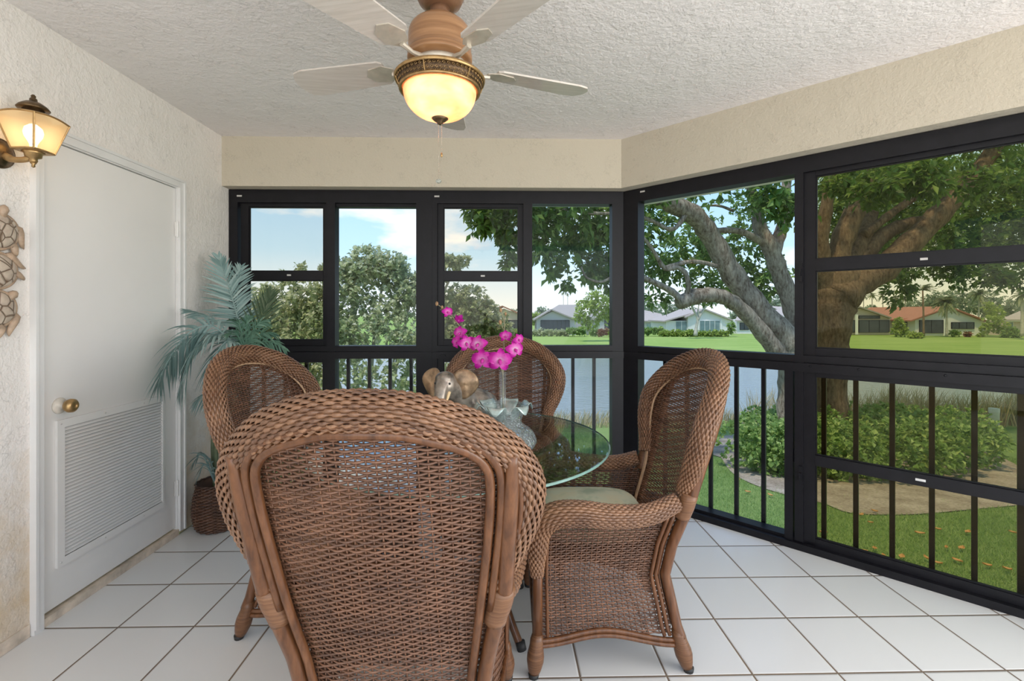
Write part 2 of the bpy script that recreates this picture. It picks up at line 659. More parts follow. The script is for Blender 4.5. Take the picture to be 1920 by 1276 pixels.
M['fallen'] = leafmat('fallen_leaf', [(0.0, (0.34, 0.14, 0.035)), (0.5, (0.48, 0.25, 0.08)), (1.0, (0.55, 0.36, 0.16))], 0.1, 0.7)
M['reed'] = leafmat('dry_reed', [(0.0, (0.30, 0.21, 0.11)), (0.5, (0.50, 0.40, 0.25)), (0.85, (0.62, 0.52, 0.36)), (1.0, (0.34, 0.36, 0.14))], 0.3, 0.7)
M['grass'] = leafmat('grass_blade', [(0.0, (0.11, 0.20, 0.05)), (0.5, (0.21, 0.34, 0.09)), (1.0, (0.36, 0.45, 0.18))], 0.4, 0.6)


def lawn_mat():
    t = NT('lawn_turf')
    v = t.coord()
    n1 = t.noise(v, 0.6, 4)
    n2 = t.noise(v, 38, 4, 0.7)
    f = t.math('ADD', t.math('MULTIPLY', n1, 0.55), t.math('MULTIPLY', n2, 0.5))
    col = t.ramp(f, [(0.35, (0.09, 0.16, 0.04)), (0.5, (0.16, 0.25, 0.07)), (0.66, (0.26, 0.33, 0.12))])
    return t.done(t.bsdf(col, 0.9, 0, t.bump(n2, 0.6, 0.03), 0.1))


M['lawn'] = lawn_mat()


def far_lawn_mat():
    t = NT('far_lawn_turf')
    v = t.coord((0.6, 3.0, 1))
    n1 = t.noise(v, 0.25, 4)
    n2 = t.noise(v, 4, 3)
    f = t.math('ADD', t.math('MULTIPLY', n1, 0.6), t.math('MULTIPLY', n2, 0.4))
    col = t.ramp(f, [(0.35, (0.20, 0.30, 0.07)), (0.52, (0.27, 0.37, 0.10)), (0.68, (0.36, 0.42, 0.15))])
    return t.done(t.bsdf(col, 0.95, 0, None, 0.05))


M['lawn_far'] = far_lawn_mat()


def mulch_mat():
    t = NT('sandy_soil')
    v = t.coord()
    n1 = t.noise(v, 2.5, 5, 0.7)
    n2 = t.noise(v, 30, 4, 0.7)
    f = t.math('ADD', t.math('MULTIPLY', n1, 0.5), t.math('MULTIPLY', n2, 0.5))
    col = t.ramp(f, [(0.35, (0.20, 0.155, 0.115)), (0.52, (0.38, 0.32, 0.26)), (0.68, (0.56, 0.50, 0.42))])
    return t.done(t.bsdf(col, 0.95, 0, t.bump(n2, 0.8, 0.03), 0.1))


M['mulch'] = mulch_mat()


def water_mat():
    t = NT('lake_water')
    v = t.coord((1.0, 2.2, 1))
    n1 = t.noise(v, 2.2, 4, 0.6)
    return t.done(t.bsdf((0.20, 0.215, 0.19), 0.16, 0, t.bump(n1, 0.55, 0.08), 0.8))


M['water'] = water_mat()
M['h_white'] = plain('house_white', (0.74, 0.72, 0.69), 0.8, 0, 0.04, 1)
M['h_pink'] = plain('house_beige', (0.60, 0.49, 0.41), 0.8, 0, 0.05, 1)
M['h_grey'] = plain('house_grey', (0.50, 0.48, 0.47), 0.8, 0, 0.05, 1)
M['r_red'] = plain('roof_red_tile', (0.38, 0.165, 0.105), 0.8, 0, 0.22, 5)
M['r_grey'] = plain('roof_grey_tile', (0.33, 0.295, 0.265), 0.85, 0, 0.15, 5)
M['r_pale'] = plain('roof_pale_tile', (0.42, 0.36, 0.325), 0.85, 0, 0.12, 5)
M['screen'] = plain('dark_screen', (0.055, 0.065, 0.08), 0.35, 0, 0.3, 2)
M['pane'] = plain('house_window_glass', (0.16, 0.24, 0.25), 0.12, 0, 0.2, 1)
M['pane_teal'] = plain('house_sliding_glass', (0.40, 0.50, 0.50), 0.2, 0, 0.1, 1)
M['trimwhite'] = plain('white_house_trim', (0.78, 0.77, 0.74), 0.6)
M['pvc'] = plain('white_post', (0.72, 0.68, 0.60), 0.6, 0, 0.1)

# ================================================================== the room
LX, BY, HDR, CEIL = -1.86, 3.20, 2.115, 2.445
R2 = math.sqrt(0.5)
CORNER = np.array([0.81, BY])
UR = np.array([R2, -R2])          # along the angled window wall
WR = np.array([R2, R2])           # out of the room


def struct(name, mb, mat, smooth=False, parent=None):
    o = mb.build(name, mat, parent, smooth)
    if parent is None:
        o['kind'] = 'structure'
    return o


REAR = -1.7
pE = CORNER + UR * 2.62
room_poly = [(LX, REAR - 0.5), (3.6, REAR - 0.5), (3.6, pE[1]), tuple(pE), tuple(CORNER), (LX, BY)]
b = MB()
fl = [(LX, REAR - 0.5), (3.6, REAR - 0.5), (3.6, pE[1] + 0.1), tuple(pE + WR * 0.2), tuple(CORNER + np.array([0.083, 0.2])), (LX, BY + 0.2)]
b.prism([(x, y, -0.22) for x, y in fl], (0, 0, 0.22))
struct('floor', b, M['floor'])
b = MB()
b.prism([(x, y, CEIL) for x, y in [(LX - 0.2, REAR), (3.6, REAR), (3.6, pE[1] + 0.3), tuple(pE + WR * 0.3), tuple(CORNER + np.array([0.124, 0.3])), (LX - 0.2, BY + 0.3)]], (0, 0, 0.25))
struct('ceiling', b, M['ceiling'])
# left wall with the door opening
b = MB()
b.box((LX - 0.2, REAR, 0), (LX, 1.93, CEIL))
b.box((LX - 0.2, 2.79, 0), (LX, BY + 0.3, CEIL))
b.box((LX - 0.2, 1.93, 2.005), (LX, 2.79, CEIL))
b.box((LX - 0.2, 1.93, 0), (LX - 0.06, 2.79, 2.005))
struct('wall_left', b, M['wall_white'])
# headers: thick beams over the windows
b = MB()
b.prism([(LX, BY, HDR), (0.81, BY, HDR), (0.81 + 0.2 * math.tan(PI / 8), BY + 0.2, HDR), (LX, BY + 0.2, HDR)], (0, 0, CEIL - HDR))
struct('wall_back', b, M['wall_cream'])
b = MB()
p0, p1 = CORNER, CORNER + UR * 2.62
q0 = np.array([0.81 + 0.2 * math.tan(PI / 8), BY + 0.2])
q1 = p1 + WR * 0.2
b.prism([(*p0, HDR), (*p1, HDR), (*q1, HDR), (*q0, HDR)], (0, 0, CEIL - HDR))
a0, a1 = CORNER + UR * 2.13, p1
b.prism([(*a0, 0), (*a1, 0), (*(a1 + WR * 0.2), 0), (*(a0 + WR * 0.2), 0)], (0, 0, HDR))
struct('wall_right', b, M['wall_cream'])
# outside eave under the floor above
b = MB()
e0 = np.array([0.81 + 0.2 * math.tan(PI / 8), BY + 0.2])
e1 = np.array([0.81 + 0.585 * math.tan(PI / 8), BY + 0.585])
b.prism([(LX - 0.6, BY + 0.2, HDR), (*e0, HDR), (*e1, HDR), (LX - 0.6, BY + 0.585, HDR)], (0, 0, 0.45))
b.prism([(*e0, HDR), (*(p1 + WR * 0.2), HDR), (*(p1 + WR * 0.585), HDR), (*e1, HDR)], (0, 0, 0.45))
struct('trim_1', b, M['soffit'])
# plaster curb along the foot of the left wall
b = MB()
b.box((LX - 0.03, 1.955, 0), (LX + 0.012, 2.765, 0.034))
b.box((LX, REAR, 0), (LX + 0.006, 1.91, 0.05))
struct('baseboard_left', b, M['curb'])

# ------------------------------------------------------------------ door with louvre
door = thing('door_1', 'white flush door with a louvered vent in its lower half', 'door', (LX, 2.36, 0), kind='structure')
b = MB()
b.box((LX - 0.058, 1.964, 0.045), (LX - 0.006, 2.758, 1.983))
slab = b.build('door_leaf', M['door'], door)
b = MB()
for y0, y1 in ((1.914, 1.955), (2.766, 2.808)):
    b.box((LX, y0, 0.0 if y0 < 2 else 0.02), (LX + 0.019, y1, 2.03))
    yy = (y0, y0 + 0.012) if y0 < 2 else (y1 - 0.012, y1)
    b.box((LX, yy[0], 0.02), (LX + 0.026, yy[1], 2.036))
b.box((LX, 1.914, 1.99), (LX + 0.019, 2.808, 2.03))
b.box((LX, 1.914, 2.022), (LX + 0.026, 2.808, 2.036))
# inner jamb step
b.box((LX - 0.058, 1.93, 0.02), (LX + 0.004, 1.961, 2.005))
b.box((LX - 0.058, 2.761, 0.02), (LX + 0.004, 2.79, 2.005))
b.box((LX - 0.058, 1.93, 1.986), (LX + 0.004, 2.79, 2.005))
b.build('casing', M['casing'], door)
# louvre vent
b = MB()
v0, v1, z0, z1 = 2.026, 2.655, 0.205, 0.822
for lo, hi in (((v0, z0), (v1, z0 + 0.034)), ((v0, z1 - 0.034), (v1, z1)), ((v0, z0), (v0 + 0.034, z1)), ((v1 - 0.013, z0), (v1, z1))):
    b.box((LX - 0.006, lo[0], lo[1]), (LX + 0.006, hi[0], hi[1]))
vent = b.build('vent_frame', M['door'], door)
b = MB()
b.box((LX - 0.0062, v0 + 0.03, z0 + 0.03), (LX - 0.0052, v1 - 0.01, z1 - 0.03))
b.build('vent_gap_shade', plain('louver_gap_shade', (0.30, 0.30, 0.29), 0.8), vent)  # grey sheet behind the slats, shade of the gaps put into its colour
b = MB()
ns = 36
for i in range(ns):
    zc = z0 + 0.036 + (z1 - z0 - 0.072) * (i + 0.5) / ns
    b.prism([(LX - 0.0050, v0 + 0.03, zc + 0.0058), (LX + 0.0040, v0 + 0.03, zc - 0.0035), (LX + 0.0040, v0 + 0.03, zc - 0.0055), (LX - 0.0050, v0 + 0.03, zc + 0.0035)], (0, v1 - v0 - 0.043, 0))
b.build('vent_louver', M['door'], vent)
b = MB()
for yy in (v0 + 0.017, v1 - 0.15, v0 + 0.24):
    for zz in (z0 + 0.017, z1 - 0.017):
        b.lathe([(0.004, 0), (0.003, 0.002)], (LX + 0.006, yy, zz), 8, (1, 0, 0))
b.build('screw', M['label'], vent)
b = MB()
b.lathe([(0.034, 0), (0.034, 0.004), (0.028, 0.010), (0.013, 0.013), (0.012, 0.03)], (LX - 0.006, 2.046, 0.882), 24, (1, 0, 0))
knob = b.build('knob_rosette', plain('rosette_white', (0.66, 0.60, 0.52), 0.35), door, True)
b = MB()
b.lathe([(0.012, 0.028), (0.024, 0.034), (0.029, 0.046), (0.028, 0.058), (0.020, 0.066), (0.010, 0.068), (0.009, 0.064), (0, 0.064)], (LX - 0.006, 2.046, 0.882), 24, (1, 0, 0))
b.build('door_knob', M['brass'], knob, True)
for zc in (1.75, 1.0, 0.27):
    b = MB()
    b.tube([(LX + 0.006, 2.760, zc - 0.045), (LX + 0.006, 2.760, zc + 0.045)], 0.0065, 8)
    b.box((LX - 0.002, 2.748, zc - 0.042), (LX + 0.003, 2.772, zc + 0.042))
    b.build('hinge', M['door'], door)


# ------------------------------------------------------------------ window walls
class Plane:
    """Upright window plane: s along, w outward, z up."""

    def __init__(self, O, U, W):
        self.O, self.U, self.W = np.array(O), np.array(U), np.array(W)

    def p(self, s, w, z):
        q = self.O + self.U * s + self.W * w
        return np.array([q[0], q[1], z])

    def bar(self, mb, s0, s1, z0, z1, w0=0.0, w1=0.09):
        c = self.p((s0 + s1) / 2, (w0 + w1) / 2, (z0 + z1) / 2)
        mb.obox(c, (*self.U, 0), (*self.W, 0), (0, 0, 1), ((s1 - s0) / 2, (w1 - w0) / 2, (z1 - z0) / 2))


PB = Plane((0.0, 3.28), (1, 0), (0, 1))
PR = Plane(CORNER + WR * 0.085, UR, WR)


def sash(P, win, s0, s1, gl, gz, w0, w1, glass, zlo, zhi):
    """Sliding sash from s0 to s1 with glass columns gl=(a,b) and glass rows gz."""
    b = MB()
    P.bar(b, s0, gl[0], zlo, zhi, w0, w1)
    P.bar(b, gl[1], s1, zlo, zhi, w0, w1)
    zs = sorted(gz)
    P.bar(b, gl[0], gl[1], zlo, zs[0][0], w0, w1)
    for k in range(len(zs) - 1):
        P.bar(b, gl[0], gl[1], zs[k][1], zs[k + 1][0], w0 - 0.004, w1)
    P.bar(b, gl[0], gl[1], zs[-1][1], zhi, w0, w1)
    # glazing beads
    for a, c in zs:
        for q in ((gl[0], gl[0] + 0.006, a, c), (gl[1] - 0.006, gl[1], a, c), (gl[0], gl[1], a, a + 0.006), (gl[0], gl[1], c - 0.006, c)):
            P.bar(b, *q, w0 + 0.008, w1 - 0.006)
    so = b.build('sash', M['frame'], win)
    for a, c in zs:
        b = MB()
        P.bar(b, gl[0], gl[1], a, c, (w0 + w1) / 2 - 0.002, (w0 + w1) / 2 + 0.002)
        b.build('pane', glass, so)
    return so


def sticker(P, win, s, z, w=-0.0006, hw=0.017, hh=0.0055):
    b = MB()
    P.bar(b, s - hw, s + hw, z - hh, z + hh, w - 0.0015, w)
    b.build('maker_label', M['label'], win)


def window_unit(idx, P, s0, s1, jl, sashr, glassr, clear, jr, note, sash_first=True, glass='glass_smoke'):
    """One wall unit: upper sash + clear light, lower sash + clear light."""
    base = P.p((s0 + s1) / 2, 0, 0)
    win = thing('window_%d' % idx, note, 'window', base, kind='structure')
    b = MB()
    P.bar(b, s0, s1, 2.025, 2.112)                 # head
    if idx == 1:
        P.bar(b, s0, s1, 2.003, 2.03, 0.03, 0.09)
    P.bar(b, s0, s0 + jl, 0, 2.11)                 # jambs
    P.bar(b, s1 - jr, s1, 0, 2.11)
    P.bar(b, s0, s1, 1.008, 1.045)                 # sill rail
    P.bar(b, s0, s1, 0.957, 1.004, -0.012, 0.09)   # guard rail
    P.bar(b, s0, s1, 1.003, 1.009, 0.01, 0.08)
    P.bar(b, s0, s1, 0.0, 0.036, -0.02, 0.1)       # track at the floor
    P.bar(b, s0, s1, 0.036, 0.052, 0.012, 0.09)
    mid = (sashr[1], clear[0]) if sash_first else (clear[1], sashr[0])
    P.bar(b, mid[0], mid[1], 0.04, 2.03, 0.0, 0.085)
    b.build('window_frame', M['frame'], win)
    sash(P, win, sashr[0], sashr[1], glassr, [(1.085, 1.495), (1.558, 2.0)], 0.022, 0.05, M[glass], 1.045, 2.03)
    sash(P, win, sashr[0], sashr[1], glassr, [(0.075, 0.465), (0.518, 0.935)], 0.012, 0.04, M[glass], 0.036, 0.957)
    for z0, z1 in ((0.05, 0.957), (1.043, 2.03)):
        b = MB()
        P.bar(b, clear[0], clear[1], z0, z1, 0.062, 0.066)
        b.build('pane', M['glass_clear'], win)
    return win


w1 = window_unit(1, PB, -1.86, -0.478, 0.06, (-1.79, -1.20), (-1.737, -1.228), (-1.141, -0.588), 0.11,
                 'black framed sliding window beside the left wall above the potted palm')
w2 = window_unit(2, PB, -0.478, 0.845, 0.035, (-0.443, 0.15), (-0.402, 0.116), (0.212, 0.767), 0.078,
                 'black framed sliding window behind the purple orchid')
w3 = window_unit(3, PR, -0.035, 2.13, 0.112, (1.056, 2.085), (1.109, 2.04), (0.085, 1.015), 0.045,
                 'black framed wide sliding window on the angled wall', sash_first=False, glass='glass_bronze')
# lower centre stile and the narrow slot beside it on the angled wall
b = MB()
PR.bar(b, 0.966, 1.007, 0.036, 0.957, 0.0, 0.06)
PR.bar(b, 1.005, 1.055, 0.458, 0.522, 0.02, 0.06)
b.build('stile', M['frame'], w3)
for P, w, lst in ((PB, w1, ((-1.787, 2.068), (-1.46, 1.53))), (PB, w2, ((-0.445, 2.072), (-0.13, 1.527))), (PR, w3, ((0.112, 2.088), (1.545, 1.525), (0.118, 0.985)))):
    for s, z in lst:
        sticker(P, w, s, z, -0.0006 if (z > 2 or z < 1) else 0.0176, 0.014 if z < 1.6 else 0.017)
b = MB()
PR.bar(b, 1.515 - 0.0, 1.552, 0.4855, 0.4965, 0.0055, 0.0078)
b.build('maker_label', M['trimwhite'], w3)
for z in (1.49, 0.40):
    b = MB()
    PR.bar(b, 1.037, 1.053, z - 0.05, z + 0.05, -0.012, 0.004)
    PR.bar(b, 1.041, 1.05, z - 0.018, z + 0.018, -0.028, -0.01)
    b.build('latch', M['frame'], w3)
b = MB()
PB.bar(b, -0.425, -0.385, 0.972, 0.985, -0.022, -0.01)
b.build('latch', M['frame'], w2)
b = MB()
for s in (1.09, 1.3, 1.62, 1.9):
    c = PR.p(s, -0.012, 0.99)
    b.lathe([(0.006, 0), (0.004, 0.004), (0, 0.0045)], c, 8, (-R2, -R2, 0))
b.build('bolt', M['frame'], w3)
# balusters behind the lower lights
for P, ss, note in ((PB, [-1.68, -1.53, -1.38, -1.087, -0.938, -0.792, -0.643], 'black balusters behind the lower window nearest the door'),
                    (PB, [-0.33, -0.18, -0.03, 0.36, 0.511, 0.663], 'black balusters behind the lower window past the orchid'),
                    (PR, [0.216, 0.367, 0.521, 0.676, 0.828, 1.129, 1.271, 1.42, 1.569, 1.715, 1.86, 2.0], 'black balusters behind the angled lower window')):
    g = thing('railing', note, 'railing', P.p(sum(ss) / len(ss), 0.12, 0.0), group='balcony railings')
    for s in ss:
        b = MB()
        P.bar(b, s - 0.011, s + 0.011, 0.02, 0.985, 0.108, 0.130)
        b.build('baluster', M['frame'], g)
    b = MB()
    P.bar(b, ss[0] - 0.08, ss[-1] + 0.06, 0.985, 1.02, 0.105, 0.133)
    b.build('top_rail', M['frame'], g)
    b = MB()
    P.bar(b, ss[0] - 0.08, ss[-1] + 0.06, 0.0, 0.03, 0.108, 0.130)
    b.build('bottom_rail', M['frame'], g)

# ================================================================== wicker armchairs
RIM = np.array([(0, 1.083), (.06, 1.080), (.12, 1.068), (.205, 1.035), (.27, .985), (.308, .937), (.3275, .885), (.323, .825),
                (.298, .75), (.270, .69), (.250, .635)])
RIMH = smooth_curve(RIM, 60)
POST = np.array([(.285, .985), (.277, .81), (.266, .63), (.25, .567), (.228, .45), (.213, .33), (.222, .2), (.238, .10), (.244, 0.0)])
POSTS = smooth_curve(POST, 60)


def half_w(z):
    z = np.asarray(z, float)
    up = np.interp(z, RIMH[::-1, 1], RIMH[::-1, 0])
    lo = np.interp(z, POSTS[::-1, 1], POSTS[::-1, 0])
    return np.where(z > 0.635, up, lo)


def back_y(x, z):
    yb = np.interp(z, [0, .15, .33, .45, .6, .85, 1.125], [-.325, -.262, -.218, -.245, -.305, -.385, -.47])
    return yb + .09 * (np.asarray(x) / .33) ** 2


def back_pt(x, z, off=0.0):
    x, z = np.broadcast_arrays(np.asarray(x, float), np.asarray(z, float))
    e = 1e-3
    P = np.stack([x, back_y(x, z), z], -1)
    dx = np.stack([np.full_like(x, 2 * e), back_y(x + e, z) - back_y(x - e, z), 0 * x], -1)
    dz = np.stack([0 * x, back_y(x, z + e) - back_y(x, z - e), np.full_like(x, 2 * e)], -1)
    N = np.cross(dz, dx)           # points forward (+y)
    N /= np.linalg.norm(N, axis=-1)[..., None]
    return P + off * N, N


def weave(mb, surf, rows, lim, stakes, a=.0037, b=.0019, amp=.0026, per=4, sa=.0022, rj=0.0):
    """surf(u, v) -> (P, N). rows: v of each weft; lim(v) -> (u0, u1). stakes: u positions."""
    st = np.asarray(stakes)
    du = st[1] - st[0]
    for j, v in enumerate(rows):
        u0, u1 = lim(v)
        if u1 - u0 < du:
            continue
        n = max(4, int((u1 - u0) / du * per))
        u = np.linspace(u0, u1, n)
        vv = v + rj * np.sin(u * 60 + j * 1.7) * 0.5
        P, N = surf(u, np.broadcast_to(vv, u.shape))
        w = np.cos(PI * (u - st[0]) / du + (j % 2) * PI) * amp
        mb.strand(P + N * w[:, None], N, a, b)
    vs = np.linspace(rows[0], rows[-1], 60)
    L = np.array([lim(v) for v in vs])
    for u in st:
        ok = (L[:, 0] <= u) & (L[:, 1] >= u)
        if ok.sum() < 2:
            continue
        idx = np.where(ok)[0]
        v = np.linspace(vs[idx[0]], vs[idx[-1]], max(6, len(idx) // 2))
        P, N = surf(np.full_like(v, u), v)
        mb.strand(P, N, sa, .0018)


def roll(mb, core, P, ra, rb, Nrm, nst=20, pitch=.022, amp=.0032, th=.0036):
    """Woven roll around path P. ra: half width in plane, rb: half thickness along Nrm."""
    P = np.asarray(P, float)
    L = np.linalg.norm(np.diff(P, axis=0), axis=1).sum()
    m = int(L / pitch * 3)
    P = resample(P, m)
    ra = np.interp(np.linspace(0, 1, m), np.linspace(0, 1, len(ra)), ra)
    rb = np.interp(np.linspace(0, 1, m), np.linspace(0, 1, len(rb)), rb)
    T = np.gradient(P, axis=0)
    T /= np.linalg.norm(T, axis=1)[:, None]
    Nn = np.broadcast_to(np.asarray(Nrm, float), P.shape)
    Nn = Nn - T * np.sum(Nn * T, 1)[:, None]
    Nn = Nn / np.linalg.norm(Nn, axis=1)[:, None]
    B = np.cross(T, Nn)
    s = np.arange(m) / 3.0
    for k in range(nst):
        t = 2 * PI * k / nst
        d = math.cos(t) * B * ra[:, None] + math.sin(t) * Nn * rb[:, None]
        out = d / (np.linalg.norm(d, axis=1)[:, None])
        w = np.cos(PI * s + (k % 2) * PI) * amp
        hw = PI * (ra.mean() + rb.mean()) / nst * 0.80
        mb.strand(P + d + out * (w - th * .4)[:, None], out, hw, th)
    n = 12
    th_ = np.arange(n) * 2 * PI / n
    v = P[:, None] + (ra[:, None, None] - .006) * np.cos(th_)[None, :, None] * B[:, None] + (rb[:, None, None] - .006) * np.sin(th_)[None, :, None] * Nn[:, None]
    core.rings(v.reshape(-1, 3), m, n)


def side_post(z):
    x = np.interp(z, POSTS[::-1, 1], POSTS[::-1, 0])
    return x, back_y(x, z)


def make_chair(label, group):
    t = thing('wicker_armchair', label, 'chair', (0, 0, 0), 0, group)
    L = lambda mb, nm, mat, par, sm=True: mb.build(nm, mat, par, sm, world=False)
    # --- back panel
    mb = MB()
    stakes = np.arange(-16, 17) * .0205
    rows = np.arange(.155, 1.085, .0079)
    weave(mb, lambda u, v: back_pt(u, v), rows, lambda v: (-float(half_w(v)), float(half_w(v))), stakes, rj=.0012)
    L(mb, 'back_panel', M['wicker'], t)
    # --- rim roll
    P2 = np.vstack([RIMH[::-1] * [-1, 1], RIMH[1:]])
    P, N = back_pt(P2[:, 0], P2[:, 1], 0.004)
    mb, core = MB(), MB()
    wv = [.030, .040, .042, .042, .042, .042, .042, .040, .030]
    roll(mb, core, P, wv, [.026] + [.034] * 7 + [.026], (0, 1, 0.2), 32, .0150, .0028, .0029)
    rim = L(mb, 'back_roll', M['wicker_rim'], t)
    L(core, 'roll_core', M['wicker_core'], rim)
    # --- front peel trim
    q = smooth_curve([(0, 1.043), (.1, 1.033), (.185, 1.003), (.245, .952), (.284, .885), (.283, .82), (.262, .74), (.236, .66), (.212, .57), (.196, .47), (.190, .41)], 40)
    q = np.vstack([q[::-1] * [-1, 1], q[1:]])
    mb = MB()
    mb.tube(back_pt(q[:, 0], q[:, 1], .010)[0], .0052, 6)
    mb.tube(back_pt(q[:, 0] * 1.035, (q[:, 1] - .8) * 1.03 + .8, .009)[0], .004, 6)
    L(mb, 'trim_band', M['peel'], t)
    # --- rear rattan loop
    mb = MB()
    for off, dy, r, zend in ((0, -.016, .0105, .13), (.021, -.020, .0095, .56)):
        lp = [(0, 1.046), (.07, 1.043), (.128, 1.028), (.19, 1.003), (.228, .968), (.241, .92), (.236, .8), (.215, .6), (.192, .41), (.180, .325), (.186, .22), (.204, .14)]
        lp = [p for p in lp if p[1] >= zend]
        c = smooth_curve(lp, 46)
        d = np.gradient(c, axis=0)
        d /= np.linalg.norm(d, axis=1)[:, None]
        c = c + off * np.stack([-d[:, 1], d[:, 0]], 1)
        c = np.vstack([c[::-1] * [-1, 1], c[1:]])
        mb.tube(back_pt(c[:, 0], c[:, 1], dy)[0], r, 8)
    # short uprights between post and roll
    for s in (-1, 1):
        c = smooth_curve([(.300, .95), (.303, .86), (.298, .79), (.278, .71), (.262, .65)], 16)
        mb.tube(back_pt(c[:, 0] * s, c[:, 1], -.020)[0], .0075, 8)
    L(mb, 'back_frame', M['rattan'], t)
    # --- rear legs (one pole from roll to floor) and front legs
    footp = [(.0185, .145), (.024, .125), (.0245, .105), (.030, .075), (.030, .055), (.0235, .028), (.0185, .014)]
    for s in (-1, 1):
        c = POSTS[POSTS[:, 1] > .10]
        P, N = back_pt(c[:, 0] * s, c[:, 1], -.022)
        mb = MB()
        mb.tube(P, np.interp(c[:, 1], [.1, .33, .6, .9, .985], [.0185, .0185, .0195, .0185, .013]), 12)
        leg = L(mb, 'leg', M['rattan'], t)
        ft = P[-1].copy()
        for (px, py), par in (((ft[0] + .004 * s, ft[1] - .012), leg),):
            mb = MB()
            top = np.array([P[-4][0], P[-4][1]])
            bot = np.array([px, py - .012])
            ring = []
            for r, z in footp:
                k = (z / .145)
                xy = bot + (top - bot) * k
                ring.append((xy[0], xy[1], z))
            mb.tube(ring, [r for r, z in footp], 14)
            L(mb, 'foot', M['foot'], par)
            mb = MB()
            mb.tube([(*bot, .0145), (*bot, 0.0)], [.019, .017], 12)
            L(mb, 'glide', M['glide'], par)
        mb = MB()
        c = POSTS[(POSTS[:, 1] > .545) & (POSTS[:, 1] < .655)]
        P, N = back_pt(c[:, 0] * s, c[:, 1], -.014)
        mb.tube(P, .0285, 12)
        L(mb, 'binding', M['binding'], t)
        mb = MB()
        mb.tube([(.267 * s, .262, .46), (.266 * s, .262, .3), (.265 * s, .262, .135)], .0185, 12)
        leg = L(mb, 'leg', M['rattan'], t)
        mb = MB()
        mb.tube([((.265 + .012 * (1 - z / .145)) * s, .262 + .014 * (1 - z / .145), z) for r, z in footp], [r for r, z in footp], 14)
        L(mb, 'foot', M['foot'], leg)
        mb = MB()
        mb.tube([(.277 * s, .276, .0145), (.277 * s, .276, 0.0)], [.019, .017], 12)
        L(mb, 'glide', M['glide'], leg)
        # --- arm roll
        A = smooth_curve([(.258, -.232, .605), (.280, -.13, .572), (.296, .0, .570), (.300, .12, .582), (.294, .205, .572), (.280, .252, .525), (.270, .264, .44), (.267, .264, .35)], 60)
        A[:, 0] *= s
        mb, core = MB(), MB()
        roll(mb, core, A, [.030, .034, .037, .040, .043, .043, .036, .022], [.030, .034, .037, .040, .043, .043, .036, .022], (s, 0.15, 0), 26, .012, .0018, .003)
        arm = L(mb, 'arm', M['wicker_rim'], t)
        L(core, 'roll_core', M['wicker_core'], arm)

        # --- side panel
        def sp(u, v, s=s):
            xr, yr = side_post(v)
            x = (.268 + (xr - .268) * u) * s
            y = .262 + (yr - .262) * u
            P = np.stack([x, y, v], -1)
            N = np.broadcast_to(np.array([s, 0.12, 0.0]) / math.hypot(1, .12), P.shape)
            return P, N

        def wave(u):
            return .128 + .034 * np.sin(PI * np.clip(u * 1.02, 0, 1)) ** 2 - .016 * np.asarray(u)

        uu = np.linspace(0, 1, 60)

        def lim(v):
            ok = uu[(wave(uu) < v) & (v < np.interp(uu, [0, .05, .18, 1], [.44, .52, .56, .57]))]
            return (float(ok[0]), float(ok[-1])) if len(ok) > 2 else (0.5, 0.5)
        mb = MB()
        weave(mb, sp, np.arange(.13, .565, .0089), lim, np.linspace(0.02, .98, 25))
        side = L(mb, 'side_panel', M['wicker'], t)
        mb = MB()
        for dz, r in ((-.004, .0085), (-.021, .0085)):
            u = np.linspace(-.0, 1.0, 24)
            P, N = sp(u, wave(u) + dz)
            mb.tube(P + N * .006, r, 8)
        g = smooth_curve([(.075, .14), (.075, .3), (.075, .45), (.10, .51), (.17, .532), (.3, .535)], 24)
        P, N = sp(g[:, 0], g[:, 1])
        mb.tube(P + N * .009, .006, 6)
        for uo in (.93, .97):
            z = np.linspace(.125, .56, 20)
            P, N = sp(np.full(20, uo), z)
            mb.tube(P + N * .010, .0075, 6)
        L(mb, 'side_rail', M['rattan'], side)
    # --- front apron
    mb = MB()

    def fp(u, v):
        P = np.stack([u, np.full_like(np.asarray(u, float), .266), np.broadcast_to(v, np.shape(u))], -1)
        return P, np.broadcast_to(np.array([0, 1.0, 0]), P.shape)
    weave(mb, fp, np.arange(.135, .40, .0089), lambda v: (-.25, .25), np.arange(-12, 13) * .0205)
    ap = L(mb, 'apron', M['wicker'], t)
    mb = MB()
    for z in (.128, .112, .395):
        mb.tube([(-.262, .268, z), (-.12, .270, z + .012), (0, .271, z + .016), (.12, .270, z + .012), (.262, .268, z)], .0085, 8)
    L(mb, 'lower_rail', M['rattan'], ap)
    mb = MB()
    mb.tube(back_pt(np.linspace(-.222, .222, 16), np.full(16, .135), -.014)[0], .0085, 8)
    mb.tube(back_pt(np.linspace(-.222, .222, 16), np.full(16, .150), -.014)[0], .0085, 8)
    L(mb, 'rear_rail', M['rattan'], t)
    # --- woven seat
    mb = MB()

    def seat(u, v):
        P = np.stack([u, v, np.full_like(np.asarray(u, float), .40)], -1)
        return P, np.broadcast_to(np.array([0, 0, 1.0]), P.shape)
    weave(mb, seat, np.arange(-.19, .262, .0105), lambda v: (-(.215 + .045 * (v + .19) / .45), .215 + .045 * (v + .19) / .45), np.arange(-12, 13) * .0205, a=.0046)
    L(mb, 'seat', M['wicker'], t)
    return t


GRP = 'wicker armchairs around the glass table'
chair = make_chair('wicker armchair nearest the camera, seen from behind', GRP)
chair.location = (-0.297 + 0.03, 1.40, 0)
chair.rotation_euler.z = 0.0


def place(th, x, y, label):
    c = copy_tree(chair)
    c.location = (x, y, 0)
    c.rotation_euler.z = th - PI / 2      # local +y faces direction th
    c['label'] = label
    return c


